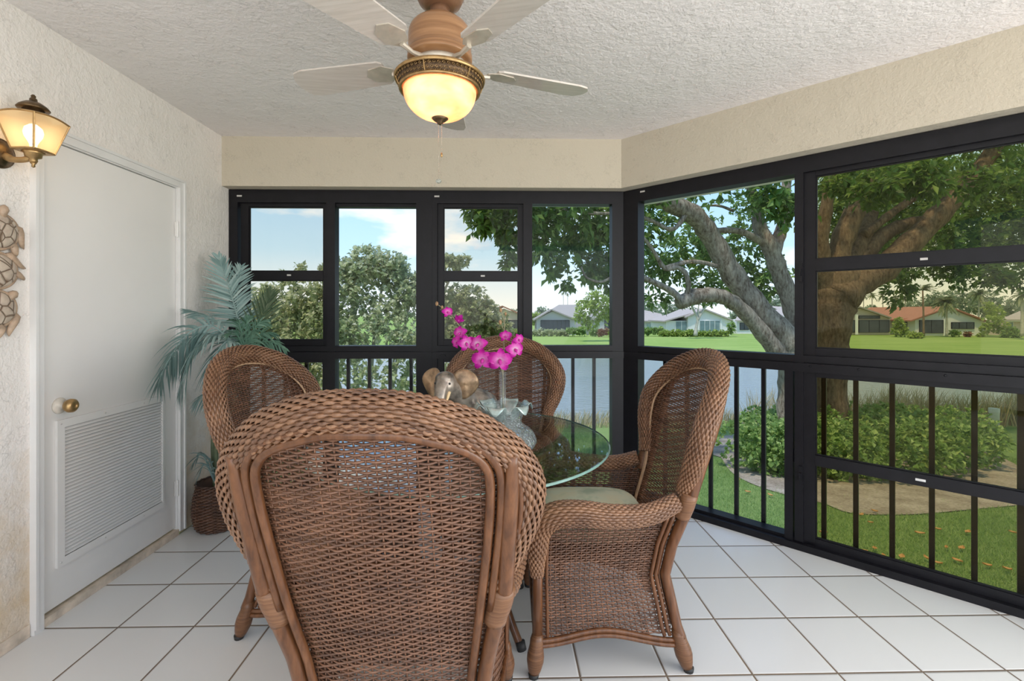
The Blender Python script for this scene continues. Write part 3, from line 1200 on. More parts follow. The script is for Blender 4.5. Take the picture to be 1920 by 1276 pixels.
W0 = lambda x, d: at(CX + x / d * FPX, CY, d)[:2]
q = W0(-0.293, 1.375)
chair.location = (q[0], q[1], 0)
chair.rotation_euler.z = -YAW
q = W0(-0.765, 2.075)
place(-math.radians(7) - YAW, q[0], q[1], 'wicker armchair on the door side, in front of the potted palm')
q = W0(-0.043, 2.60)
place(-PI / 2 - YAW, q[0], q[1], 'wicker armchair behind the table, its back to the far windows')
q = W0(0.352, 1.94)
right_chair = place(PI - YAW, q[0], q[1], 'wicker armchair in side view with a pale cushion, by the angled window')
# seat cushion on the right-hand chair
mb = MB()
n = 40
G = []
for k in range(13):
    p = -PI / 2 + PI * k / 12
    zz = math.copysign(abs(math.sin(p)) ** .7, math.sin(p)) * .048
    rr = .93 + .07 * abs(math.cos(p)) ** .5 if abs(zz) < .047 else .93
    ex = 4.0
    for i in range(n):
        a = 2 * PI * i / n
        c, s = math.cos(a), math.sin(a)
        r = (abs(c) ** ex + abs(s) ** ex) ** (-1 / ex)
        f = abs(math.cos(p)) ** .35 if k not in (0, 12) else 0.02
        x = r * c * .205 * f
        y = r * s * .215 * f + .04
        z = .455 + zz * (1 + .25 * (1 - f)) + .012 * (1 - (x / .2) ** 2)
        G.append((x, y, z))
mb.rings(np.array(G), 13, n)
cu = thing('seat_cushion', 'pale green seat cushion on the armchair by the angled window', 'cushion', right_chair.location, right_chair.rotation_euler.z)
mb.build('cushion_cover', M['cushion'], cu, True, world=False)
mb = MB()
ring = []
for i in range(n):
    a = 2 * PI * i / n
    c, s = math.cos(a), math.sin(a)
    r = (abs(c) ** 4 + abs(s) ** 4) ** -.25
    ring.append((r * c * .206, r * s * .216 + .04, .456))
mb.tube(ring, .005, 6, closed=True)
mb.build('piping', M['cushion'], cu, True, world=False)

# ================================================================== round glass table
tc = W0(-0.213, 1.99)
TOPZ = 0.745
table = thing('dining_table', 'round glass topped table on a rattan base between the four armchairs', 'table', (tc[0], tc[1], 0))
mb = MB()
R, n = .612, 96
prof = [(.0005, TOPZ - .010), (R - .006, TOPZ - .010), (R, TOPZ - .006), (R, TOPZ - .004), (R - .008, TOPZ), (.0005, TOPZ)]
mb.lathe(prof, (tc[0], tc[1], 0), n)
gt = mb.build('glass_top', M['glass_table'], table, False)
mb = MB()
mb.lathe([(R - .002, TOPZ - .0095), (R + .0006, TOPZ - .0062), (R + .0006, TOPZ - .0038), (R - .004, TOPZ - .0008)], (tc[0], tc[1], 0), n, caps=False)
mb.build('glass_rim', M['glass_edge'], gt, True)
bc = tc + np.array([.045, .01])
for k in range(4):
    a = PI / 4 + k * PI / 2 - YAW
    mb = MB()
    c = smooth_curve([(.36 * .9, .728), (.27, .62), (.17, .46), (.135, .34), (.17, .2), (.235, .08), (.285, 0.008)], 30)
    mb.tube([(bc[0] + r * math.cos(a), bc[1] + r * math.sin(a), z) for r, z in c], .015, 10)
    leg = mb.build('leg', M['rattan'], table, True)
    mb = MB()
    e = c[-1]
    mb.tube([(bc[0] + (e[0] - .004) * math.cos(a), bc[1] + (e[0] - .004) * math.sin(a), .03), (bc[0] + (e[0] + .006) * math.cos(a), bc[1] + (e[0] + .006) * math.sin(a), 0.0)], .018, 10)
    mb.build('glide', M['glide'], leg, True)
mb = MB()
for r, z, rr in ((.325, .718, .016), (.145, .34, .012), (.155, .40, .010)):
    mb.tube([(bc[0] + r * math.cos(q), bc[1] + r * math.sin(q), z) for q in np.linspace(0, 2 * PI, 48, endpoint=False)], rr, 8, closed=True)
mb.build('base_ring', M['rattan'], table, True)
mb = MB()


def drum(u, v):
    r = np.interp(v, [.40, .5, .62, .71], [.15, .175, .25, .318])
    P = np.stack([bc[0] + r * np.cos(u), bc[1] + r * np.sin(u), np.broadcast_to(v, np.shape(u))], -1)
    return P, np.stack([np.cos(u), np.sin(u), 0 * np.asarray(u)], -1)


weave(mb, drum, np.arange(.405, .71, .0105), lambda v: (0, 2 * PI), np.linspace(0, 2 * PI, 57)[:-1])
mb.build('woven_collar', M['wicker'], table, True)

# ================================================================== ceiling fan
fc = at(825, CY, 1.6)
fx, fy = fc[0], fc[1]
fan = thing('ceiling_fan', 'tan wood ceiling fan with a lit alabaster bowl light', 'ceiling fan', (fx, fy, CEIL))
C0 = (fx, fy, 0)


def lathe_part(name, prof, mat, par, n=40, c=C0):
    b = MB()
    b.lathe(prof, c, n)
    return b.build(name, mat, par, True)


lathe_part('canopy', [(.086, 2.445), (.088, 2.40), (.084, 2.395), (.088, 2.385), (.084, 2.345), (.070, 2.315), (.045, 2.298), (.0, 2.297)], M['fan_dark'], fan)
lathe_part('downrod', [(.034, 2.30), (.030, 2.285), (.034, 2.272), (.036, 2.255), (0, 2.254)], M['fan_dark'], fan)
lathe_part('motor_housing', [(0, 2.262), (.045, 2.260), (.075, 2.248), (.090, 2.236), (.098, 2.226), (.103, 2.214), (.105, 2.202), (.105, 2.19), (.105, 2.16), (.105, 2.142), (.108, 2.140), (.108, 2.138), (.108, 2.124), (.108, 2.122), (.104, 2.120), (.09, 2.110), (0, 2.109)], M['fan_wood'], fan)
lathe_part('flywheel', [(0, 2.112), (.088, 2.110), (.092, 2.100), (.085, 2.088), (.06, 2.078), (0, 2.077)], M['fan_iron'], fan)
lathe_part('switch_housing', [(0, 2.08), (.055, 2.079), (.058, 2.07), (.10, 2.064), (.10, 2.060), (0, 2.059)], M['bronze'], fan)
for k in range(5):
    a = math.radians(20 + 72 * k)
    u = np.array([math.cos(a), math.sin(a), 0])
    v = np.array([-math.sin(a), math.cos(a), 0])
    c0 = np.array(C0)
    b = MB()
    # pitched board with rounded tip
    tilt = math.radians(11)
    vv = v * math.cos(tilt) + np.array([0, 0, 1]) * math.sin(tilt)
    out = [(.195, -.045), (.21, -.055), (.50, -.068), (.535, -.058), (.552, -.03), (.556, 0), (.552, .03), (.535, .058), (.50, .068), (.21, .055), (.195, .045)]
    nn = np.cross(u, vv)
    b.prism([c0 + u * r + vv * w + np.array([0, 0, 2.108]) - nn * .003 for r, w in out], nn * .006)
    blade = b.build('fan_blade', M['fan_blade'], fan)
    b = MB()
    b.tube([c0 + u * .085 + (0, 0, 2.098), c0 + u * .13 + (0, 0, 2.092), c0 + u * .175 + (0, 0, 2.098)], [.010, .007, .009], 8)
    b.prism([c0 + u * r + vv * w + np.array([0, 0, 2.1015]) for r, w in ((.165, -.018), (.20, -.04), (.255, -.03), (.275, 0), (.255, .03), (.20, .04), (.165, .018))], nn * .0035)
    b.build('blade_iron', M['fan_iron'], fan, False)
lathe_part('light_rim', [(.100, 2.066), (.146, 2.064), (.152, 2.058), (.150, 2.051), (.145, 2.049), (.148, 2.058), (.10, 2.060)], M['brass'], fan, 56)
band = lathe_part('filigree_band', [(.145, 2.052), (.139, 2.036), (.131, 2.022), (.127, 2.021), (.136, 2.037), (.141, 2.052)], M['filigree'], fan, 56)
b = MB()
for k in range(60):          # open-work links of the band
    a = 2 * PI * k / 60
    for r, z in ((.1435, 2.046), (.1385, 2.034), (.1335, 2.0255)):
        a2 = a + (.05 if z < 2.04 else 0)
        p = np.array([fx + r * math.cos(a2), fy + r * math.sin(a2), z])
        d = np.array([-math.sin(a2), math.cos(a2), 0]) * .0052
        w = np.array([0, 0, .0035])
        b.tube([p - d, p + w, p + d, p - w], .0011, 4, closed=True)
for k in range(6):
    a = 2 * PI * k / 6 + .3
    b.tube([(fx + r * math.cos(a), fy + r * math.sin(a), z) for r, z in ((.147, 2.052), (.141, 2.036), (.133, 2.021))], .0022, 5)
b.build('band_openwork', M['brass'], band)
lathe_part('lower_ring', [(.128, 2.026), (.136, 2.024), (.136, 2.018), (.128, 2.015), (.122, 2.019)], M['brass'], fan, 56)
prof = [(.122 * math.cos(q) ** .85, 2.02 - .094 * math.sin(q)) for q in np.linspace(0, PI / 2 - .02, 16)]
prof += [(.118 * math.cos(q) ** .85, 2.02 - .090 * math.sin(q)) for q in np.linspace(PI / 2 - .02, 0, 12)]
lathe_part('glass_bowl', prof, M['alabaster'], fan, 56)
lathe_part('finial', [(0, 1.934), (.027, 1.934), (.029, 1.929), (.020, 1.920), (.010, 1.914), (.008, 1.908), (.0, 1.906)], M['bronze'], fan, 24)
for dx, z1, nm in ((-.004, 1.712, 0), (.006, 1.80, 1)):
    b = MB()
    for z in np.arange(z1 + .012, 1.912, .0062):
        b.ellipsoid((fx + dx, fy - .004, z), (.0016, .0016, .0020), 6, 4)
    b.tube([(fx + dx, fy - .004, 1.912), (fx + dx, fy - .004, z1 + .01)], .0006, 4)
    ch = b.build('pull_chain', M['chain'], fan, True)
    b = MB()
    b.ellipsoid((fx + dx, fy - .004, z1 + .004), (.0095, .0095, .0075) if not nm else (.004, .004, .008), 14, 10)
    b.build('pendant', M['glass_vase'] if not nm else M['brass'], ch, True)


def lamp(name, loc, energy, size, color, parent=None):
    d = bpy.data.lights.new(name, 'POINT')
    d.energy = energy
    d.shadow_soft_size = size
    d.color = color
    o = bpy.data.objects.new(name, d)
    COL.objects.link(o)
    o.location = tuple(float(v) for v in loc)
    return o


lamp('fan_lamp', (fx, fy, 2.0), 3.2, .05, (1.0, .86, .70))

# ================================================================== wall lantern
lc = np.array([-1.745, 1.81, 0])
lant = thing('wall_lantern', 'lit brass carriage lantern on the wall beside the door', 'wall light', (LX, lc[1], 1.88))
b = MB()
b.lathe([(0, .026), (.020, .025), (.030, .020), (.044, .014), (.047, .008), (.054, .007), (.056, 0), (0, 0)], (LX, lc[1] - .01, 1.865), 36, (1, 0, 0))
b.build('backplate', M['bronze'], lant, True)
b = MB()
b.tube(smooth_curve([(LX + .02, lc[1] - .01, 1.855), (LX + .05, lc[1] - .008, 1.842), (LX + .09, lc[1], 1.846), (lc[0], lc[1], 1.866)], 14), [.014] * 4 + [.011] * 10, 10)
b.lathe([(.008, 1.832), (.013, 1.838), (.012, 1.848), (.024, 1.853), (.026, 1.866), (.034, 1.872), (0, 1.873)], (lc[0], lc[1], 0), 20)
b.lathe([(0, 1.814), (.006, 1.818), (.005, 1.826), (.010, 1.832), (0, 1.834)], (lc[0], lc[1], 0), 12)
b.build('bracket', M['brass'], lant, True)
zt, zb_, ht, hb = 1.995, 1.876, .070, .041
cor = [(1, 1), (-1, 1), (-1, -1), (1, -1)]
for k in range(4):
    (x0, y0), (x1, y1) = cor[k], cor[(k + 1) % 4]
    G = []
    for i in range(6):
        for j in range(9):
            t, u = i / 5, j / 8
            h = hb + (ht - hb) * t
            bow = .007 * math.sin(PI * u) * (.4 + .6 * t)
            nx, ny = (x0 + x1) / 2, (y0 + y1) / 2
            G.append((lc[0] + (x0 + (x1 - x0) * u) * h + nx * bow, lc[1] + (y0 + (y1 - y0) * u) * h + ny * bow, zb_ + (zt - zb_) * t + (.006 * math.sin(PI * u) if i == 5 else 0)))
    b = MB()
    b.grid(np.array(G).reshape(6, 9, 3))
    b.build('glass_panel', M['lantern_glass'], lant, True)
b = MB()
for x, y in cor:
    b.tube([(lc[0] + x * hb, lc[1] + y * hb, zb_), (lc[0] + x * ht, lc[1] + y * ht, zt)], .0035, 6)
for h, z, r in ((ht, zt, .0035), (hb, zb_, .0035)):
    ring = []
    for k in range(4):
        (x0, y0), (x1, y1) = cor[k], cor[(k + 1) % 4]
        for u in np.linspace(0, 1, 8, endpoint=False):
            bow = .007 * math.sin(PI * u) * (.4 if z < 1.9 else 1)
            ring.append((lc[0] + (x0 + (x1 - x0) * u) * h + (x0 + x1) / 2 * bow, lc[1] + (y0 + (y1 - y0) * u) * h + (y0 + y1) / 2 * bow, z + (.006 * math.sin(PI * u) if z > 1.9 else 0)))
    b.tube(ring, r, 6, closed=True)
b.prism([(lc[0] + x * hb, lc[1] + y * hb, zb_ - .004) for x, y in cor], (0, 0, .005))
b.build('lantern_frame', M['brass'], lant)
b = MB()
b.lathe([(.052, 1.995), (.046, 2.004), (.034, 2.008), (.030, 2.010), (.032, 2.034), (.0, 2.034)], (lc[0], lc[1], 0), 24, caps=False)
b.lathe([(.046, 2.030), (.048, 2.033), (.040, 2.044), (.024, 2.056), (.012, 2.060), (.011, 2.070), (.006, 2.075), (.008, 2.080), (.004, 2.086), (0, 2.087)], (lc[0], lc[1], 0), 24)
b.build('lantern_cap', M['bronze'], lant, True)
b = MB()
b.lathe([(.010, 1.88), (.011, 1.900), (.014, 1.908), (.026, 1.930), (.029, 1.945), (.025, 1.962), (.012, 1.974), (0, 1.976)], (lc[0], lc[1], 0), 20)
b.build('bulb', M['bulb'], lant, True)
lamp('lantern_lamp', (lc[0], lc[1], 1.945), 2.8, .03, (1.0, .78, .5))

# ================================================================== carved turtles on the wall
tw = thing('turtle_wall_carving', 'carved wooden wall hanging of three turtles left of the door', 'wall art', (LX, 1.78, 1.43))
for (yy, zz, rot, hd) in ((1.783, 1.574, .2, (1.797, 1.655, .5)), (1.777, 1.430, -.2, (1.740, 1.50, -.5)), (1.775, 1.286, .5, (1.830, 1.342, -.9))):
    b = MB()
    v = []
    nu, nv = 28, 8
    for i in range(nv + 1):
        p = PI / 2 * i / nv
        for j in range(nu):
            a = 2 * PI * j / nu
            e = .070 * math.cos(p) * math.cos(a), .062 * math.cos(p) * math.sin(a) * (1 + .12 * math.cos(a))
            v.append((LX + .012 + .030 * math.sin(p), yy + e[0] * math.cos(rot) - e[1] * math.sin(rot), zz + e[0] * math.sin(rot) + e[1] * math.cos(rot)))
    v = [(LX + .002, q[1], q[2]) for q in v[:nu]] + v
    b.rings(np.array(v), nv + 2, nu)
    sh = b.build('turtle_shell', M['shell'], tw, True)
    b = MB()
    ring = [(LX + .013, yy + .073 * math.cos(a) * math.cos(rot) - .066 * math.sin(a) * math.sin(rot), zz + .073 * math.cos(a) * math.sin(rot) + .066 * math.sin(a) * math.cos(rot)) for a in np.linspace(0, 2 * PI, 40, endpoint=False)]
    b.tube(ring, .0065, 8, closed=True)
    b.build('shell_edge', M['turtle_skin'], sh, True)
    b = MB()
    d = np.array([0, hd[0] - yy, hd[1] - zz])
    d /= np.linalg.norm(d)
    h = np.array([LX + .020, hd[0], hd[1]])
    b.tube([h - d * .03, h - d * .012, h, h + d * .012, h + d * .018], [.010, .013, .016, .011, .004], 12)
    b.build('head', M['turtle_skin'], sh, True)
    pd = np.array([0, -d[2], d[1]])
    for sgn, back in ((1, .3), (-1, .3), (1, -.8), (-1, -.8)):
        b = MB()
        st = np.array([LX + .012, yy, zz]) + d * .07 * back * .8 + pd * sgn * .045
        ln = .062 if back > 0 else .036
        dr = (pd * sgn - d * (.9 if back > 0 else .7))
        dr /= np.linalg.norm(dr)
        c = smooth_curve([st, st + (pd * sgn * .4 + d * .2) * ln + (.004, 0, 0), st + dr * ln * .9 + (.006, 0, 0), st + dr * ln * 1.3], 10)
        b.tube(c, [.010, .013, .015, .015, .014, .012, .010, .008, .005, .002], 8, flat=.5)
        b.build('flipper', M['turtle_skin'], sh, True)

# ================================================================== artificial palm in a woven basket
pc = at(410, CY, 2.83)
palm = thing('potted_palm', 'artificial palm with blue-green fronds in a dark woven basket, in the corner by the door', 'plant', (pc[0], pc[1], 0))
b = MB()
core = MB()
bp = [(.105, .004), (.120, .03), (.132, .10), (.130, .17), (.118, .225), (.112, .25), (.116, .272)]
bc_ = smooth_curve([(r, z, 0) for r, z in bp], 40)


def bsurf(u, v):
    r = np.interp(v, bc_[:, 1], bc_[:, 0])
    P = np.stack([pc[0] + r * np.cos(u), pc[1] + r * np.sin(u), np.broadcast_to(v, np.shape(u))], -1)
    return P, np.stack([np.cos(u), np.sin(u), 0 * np.asarray(u)], -1)


weave(b, bsurf, np.arange(.008, .272, .0085), lambda v: (0, 2 * PI), np.linspace(0, 2 * PI, 33)[:-1], a=.0055, b=.004, amp=.004, rj=.002)
core.lathe([(.001, .002)] + [(r - .004, z) for r, z, _ in bc_[::3]] + [(.108, .262), (.001, .24)], (pc[0], pc[1], 0), 28)
bk = b.build('basket', M['basket'], palm, True)
core.build('basket_liner', M['wicker_core'], bk, True)
b = MB()
stems = []
crown = at(448, 640, 2.78)
for dx, dy in ((-.02, 0), (.02, .02), (.0, -.03)):
    c = smooth_curve([(pc[0] + dx, pc[1] + dy, .24), (pc[0] + dx * 2 + .02, pc[1] + dy - .01, .6), (crown[0] + dx, crown[1] + dy, crown[2])], 20)
    b.tube(c, [.014 - .0003 * i for i in range(20)], 8)
b.build('stem', M['stem'], palm, True)


def ribbon(mb, P, side, w):
    """Flat tapering leaflet along P."""
    L, R = P - side * w[:, None], P + side * w[:, None]
    mb.grid(np.stack([L, R], 1))


def frond(name, pts, mat, llen, n, side_dir, droop=.25, a0=65, a1=22, start=.12, w=.0075, lift=0.0, sides=(1, 1)):
    P = smooth_curve([at(*p) for p in pts], 40)
    mb = MB()
    mb.tube(P, np.linspace(.006, .0015, 40), 5)
    T = np.gradient(P, axis=0)
    T /= np.linalg.norm(T, axis=1)[:, None]
    for k in range(n):
        t = start + (1 - start) * (k + .5) / n
        i = min(39, int(t * 39))
        tan = T[i]
        s0 = np.asarray(side_dir, float)
        s0 = s0 - tan * np.dot(s0, tan)
        s0 /= np.linalg.norm(s0)
        for sg, fac in ((1, sides[0]), (-1, sides[1])):
            if not fac:
                continue
            al = math.radians(a0 + (a1 - a0) * t + rng.uniform(-5, 5))
            d = tan * math.cos(al) + sg * s0 * math.sin(al) + np.array([0, 0, lift])
            nrm = np.cross(tan, s0)
            d = d + nrm * rng.uniform(-.15, .15)
            d /= np.linalg.norm(d)
            ln = llen * fac * (math.sin(PI * min(1, .22 + .73 * t)) ** .7) * rng.uniform(.88, 1.08)
            q = np.linspace(0, 1, 6)
            C = P[i] + np.outer(q, d) * ln + np.outer(q ** 2, [0, 0, -droop * ln])
            C[:, 0] = np.maximum(C[:, 0], LX + .012)
            wv = np.cross(d, nrm)
            wv /= np.linalg.norm(wv)
            ribbon(mb, C, wv, w * np.array([.5, .95, 1, .85, .5, .04]))
    mb.build(name, mat, palm, False)


CR = np.array([math.cos(YAW), -math.sin(YAW), 0])     # sideways in the room
frond('frond', [(455, 645, 2.76), (444, 590, 2.80), (428, 535, 2.84), (409, 478, 2.86)], M['frond_blue'], .185, 36, CR + (0, .25, 0), .12, 82, 20, .03, w=.0062, sides=(.85, 1.05))
frond('frond', [(452, 640, 2.80), (446, 590, 2.86), (446, 530, 2.92), (452, 500, 2.95)], M['frond_blue'], .15, 26, CR + (0, .4, 0), .15, 74, 25, .1, w=.006)
frond('frond', [(470, 660, 2.74), (482, 620, 2.74), (496, 580, 2.76), (508, 548, 2.78)], M['frond_dark'], .18, 26, CR, .12, 60, 15, .0, lift=.15, w=.006)
frond('frond', [(440, 645, 2.70), (395, 610, 2.62), (345, 632, 2.54), (308, 690, 2.48), (295, 725, 2.46)], M['frond_blue'], .20, 27, (.35, -.5, .8), .5, 72, 38, .12, w=.0066)
frond('frond', [(440, 642, 2.74), (385, 625, 2.66), (340, 650, 2.58), (312, 690, 2.54)], M['frond_blue'], .18, 22, (.1, -.9, .3), .55, 72, 40, .15, w=.006)
frond('frond', [(438, 640, 2.72), (400, 632, 2.64), (365, 655, 2.56), (345, 700, 2.54), (335, 740, 2.52)], M['frond_blue'], .19, 28, (.6, -.6, .3), .6, 68, 30, .15)
frond('frond', [(440, 638, 2.74), (410, 606, 2.7), (378, 590, 2.66), (345, 580, 2.62)], M['frond_blue'], .11, 12, (.3, -.6, .6), .35, 40, 15, .35, w=.005)
frond('frond', [(445, 645, 2.68), (425, 640, 2.60), (402, 670, 2.55), (392, 715, 2.54)], M['frond_blue'], .17, 18, (.8, -.5, .1), .6, 60, 25, .15)
for tip in ((440, 600, 2.66), (465, 596, 2.68), (500, 600, 2.68), (520, 628, 2.66), (538, 655, 2.62), (425, 625, 2.62), (480, 622, 2.60)):
    frond('frond', [(460, 660, 2.70), ((460 + tip[0]) / 2, (640 + tip[1]) / 2 - 8, 2.68), tip], M['frond_green'], .10, 11, CR + (0, -.3, 0), .45, 55, 12, .1, w=.0055)
frond('frond', [(448, 745, 2.76), (415, 728, 2.70), (385, 738, 2.66), (362, 758, 2.63)], M['frond_blue'], .11, 14, (.2, -.7, -.6), .5, 60, 20, .1, w=.005)
for tip, md in (((360, 872, 2.70), (380, 852, 2.72)), ((368, 900, 2.68), (385, 870, 2.70)), ((378, 848, 2.74), (395, 865, 2.76)), ((425, 862, 2.72), (412, 870, 2.74))):
    frond('frond', [(404, 905, 2.80), (*md[:2], md[2]), tip], M['frond_blue'], .10, 11, (.5, -.6, .5), .45, 60, 15, .2, w=.0055)

# ================================================================== elephant figurine
def remeshed(name, mb, mat, parent, voxel, smooth_it=4):
    o = mb.build(name, mat, parent, True)
    r = o.modifiers.new('skin', 'REMESH')
    r.mode = 'VOXEL'
    r.voxel_size = voxel
    r.use_smooth_shade = True
    s = o.modifiers.new('soften', 'SMOOTH')
    s.iterations = smooth_it
    s.factor = .5
    return o


hp = at(836, 722, 1.86)
bp_ = at(893, 762, 1.98)
el = thing('elephant_figurine', 'bronze elephant figurine with cream tusks standing on the glass table', 'figurine', (bp_[0], bp_[1], TOPZ))
f = hp - bp_
f[2] = 0
f /= np.linalg.norm(f)                    # facing
sd = np.array([f[1], -f[0], 0])           # its right side ... away from the door
b = MB()
rot = np.stack([f, sd, [0, 0, 1]], 1)
b.ellipsoid(bp_ + (0, 0, .004), (.092, .066, .072), 18, 12, rot)
b.ellipsoid(bp_ + f * .055 + (0, 0, .010), (.060, .058, .066), 16, 10, rot)
b.ellipsoid(bp_ - f * .055 + (0, 0, -.006), (.050, .058, .062), 16, 10, rot)
b.tube([bp_ + f * .06 + (0, 0, .02), (bp_ + f * .06 + hp) / 2 + (0, 0, .02), hp], [.052, .048, .044], 12)
hf = np.array([-.28, -.96, 0])
hs = np.array([hf[1], -hf[0], 0])
hrot = np.stack([hf, hs, [0, 0, 1]], 1)
b.ellipsoid(hp, (.048, .046, .054), 16, 12, hrot)
b.ellipsoid(hp + hf * .008 + (0, 0, .028), (.038, .040, .028), 14, 10, hrot)
tr = smooth_curve([hp + hf * .028 + (0, 0, .006), hp + hf * .050 + (0, 0, -.025), hp + hf * .058 + (0, 0, -.07), hp + hf * .052 + (0, 0, -.115), hp + hf * .072 + (0, 0, -.142), hp + hf * .092 + (0, 0, -.138)], 24)
b.tube(tr, np.linspace(.029, .010, 24), 12)
for fo, s in ((.062, 1), (.066, -1), (-.056, 1), (-.062, -1)):
    top = bp_ + f * fo + sd * s * .036
    zf = TOPZ + .001
    b.tube([top, (top[0], top[1], (top[2] + zf) / 2), (top[0] + f[0] * .006, top[1] + f[1] * .006, zf + .02), (top[0] + f[0] * .006, top[1] + f[1] * .006, zf)], [.036, .026, .022, .025], 12)
b.tube(smooth_curve([bp_ - f * .098 + (0, 0, .02), bp_ - f * .115 + (0, 0, -.02), bp_ - f * .112 + (0, 0, -.08)], 10), np.linspace(.010, .004, 10), 8)
remeshed('body', b, M['elephant'], el, .0042)
for s in (1, -1):
    b = MB()
    ctr = hp - hf * .016 + hs * s * .072 + (0, 0, .004)
    G = []
    for i in range(7):
        for j in range(24):
            a = 2 * PI * j / 24
            r = i / 6
            y = .048 * r * math.cos(a) * (1 + .15 * math.sin(a))
            z = .058 * r * math.sin(a) * (1 - .22 * math.cos(a))
            G.append(ctr + hs * s * y + np.array([0, 0, z]) - hf * (.012 * (y / .04) + .012 * r * r) + hf * .004 * math.sin(3 * a) * r)
    G = np.array(G)
    # thickness: front and back sheets joined
    v = np.vstack([G.reshape(7, 24, 3).reshape(-1, 3), (G - hf * .006).reshape(7, 24, 3)[::-1].reshape(-1, 3)])
    b.rings(v, 14, 24)
    b.build('ear', M['elephant_ear'], el, True)
    b = MB()
    t0 = hp + hf * .030 + hs * s * .026 + (0, 0, -.020)
    b.tube(smooth_curve([t0, t0 + hf * .020 + (0, 0, -.026), t0 + hf * .044 + (0, 0, -.038)], 10), np.linspace(.0078, .0018, 10), 10)
    b.build('tusk', M['ivory'], el, True)
    b = MB()
    b.ellipsoid(hp + hf * .034 + hs * s * .030 + (0, 0, .012), (.0045, .0045, .0045), 8, 6)
    b.build('eye', M['glide'], el, True)

# ================================================================== crackled glass vase and orchids
vc = at(944, CY, 1.79)
vase = thing('glass_vase', 'crackled glass vase with silver leaf collar holding the orchids', 'vase', (vc[0], vc[1], TOPZ))
prof = [(.001, TOPZ), (.060, TOPZ), (.098, TOPZ + .012), (.122, TOPZ + .038), (.124, TOPZ + .058), (.108, TOPZ + .086), (.078, TOPZ + .108), (.068, TOPZ + .122), (.074, TOPZ + .145), (.084, TOPZ + .170), (.080, TOPZ + .185)]
c = smooth_curve([(r, z, 0) for r, z in prof], 44)
b = MB()
b.lathe([(r, z) for r, z, _ in c] + [(r - .004, z) for r, z, _ in c[::-1] if r > .02 and z > TOPZ + .006], (vc[0], vc[1], 0), 40)
b.build('vase_body', M['glass_vase'], vase, True)
for k in range(6):
    a = 2 * PI * k / 6 + .25
    u = np.array([math.cos(a), math.sin(a), 0])
    v = np.array([-math.sin(a), math.cos(a), 0])
    G = []
    for t in np.linspace(0, 1, 10):
        w = .036 * math.sin(PI * (.12 + .86 * t)) ** .8
        r = .050 + .062 * t + .010 * math.sin(PI * t)
        z = TOPZ + .128 + .062 * math.sin(min(1, t * 1.35) * PI / 2) - .030 * max(0, t - .62) / .38
        for s in (-1, -.5, 0, .5, 1):
            G.append(np.array([vc[0], vc[1], z + .010 * abs(s) * (1 - t)]) + u * r + v * w * s)
    G = np.array(G).reshape(10, 5, 3)
    b = MB()
    b.grid(G)
    o = b.build('collar_leaf', M['silver_leaf'], vase, True)
    sm = o.modifiers.new('thick', 'SOLIDIFY')
    sm.thickness = .002
b = MB()
sx = at(942, 692, 1.79)
for dx, dz in ((-.006, 0), (.006, 0), (0, .01)):
    b.tube([(vc[0] + dx, vc[1] + dx * .5, TOPZ + .03), (sx[0] + dx * 1.2, sx[1] + dx * .4, sx[2] - .01)], [.0055, .0048], 10)
b.build('glass_tube', M['glass_tube'], vase, True)

orch = thing('orchid_spray', 'spray of magenta orchids in the glass vase', 'flowers', (vc[0], vc[1], TOPZ + .03))
D0 = 1.79
b = MB()
s1 = smooth_curve([at(943, 800, D0), at(942, 700, D0), at(925, 672, D0 - .02), at(897, 652, D0 - .03), at(872, 625, D0 - .02), at(852, 598, D0), at(838, 582, D0), at(819, 570, D0 + .01)], 40)
s2 = smooth_curve([at(944, 800, D0), at(943, 700, D0), at(945, 660, D0), at(944, 630, D0), at(946, 606, D0), at(939, 581, D0)], 30)
s3 = smooth_curve([at(943, 690, D0), at(955, 668, D0 - .02), at(966, 650, D0 - .02), at(972, 636, D0 - .02)], 14)
b.tube(s1, np.linspace(.0028, .0014, 40), 6)
b.tube(s2, np.linspace(.0028, .0014, 30), 6)
b.tube(s3, np.linspace(.0022, .0012, 14), 6)
b.tube([at(945, 620, D0), at(939, 604, D0)], .0012, 5)
b.tube([at(946, 606, D0), at(948, 589, D0)], .0012, 5)
b.tube([at(838, 582, D0), at(825, 580, D0)], .0012, 5)
b.build('stem', M['orchid_stem'], orch, True)


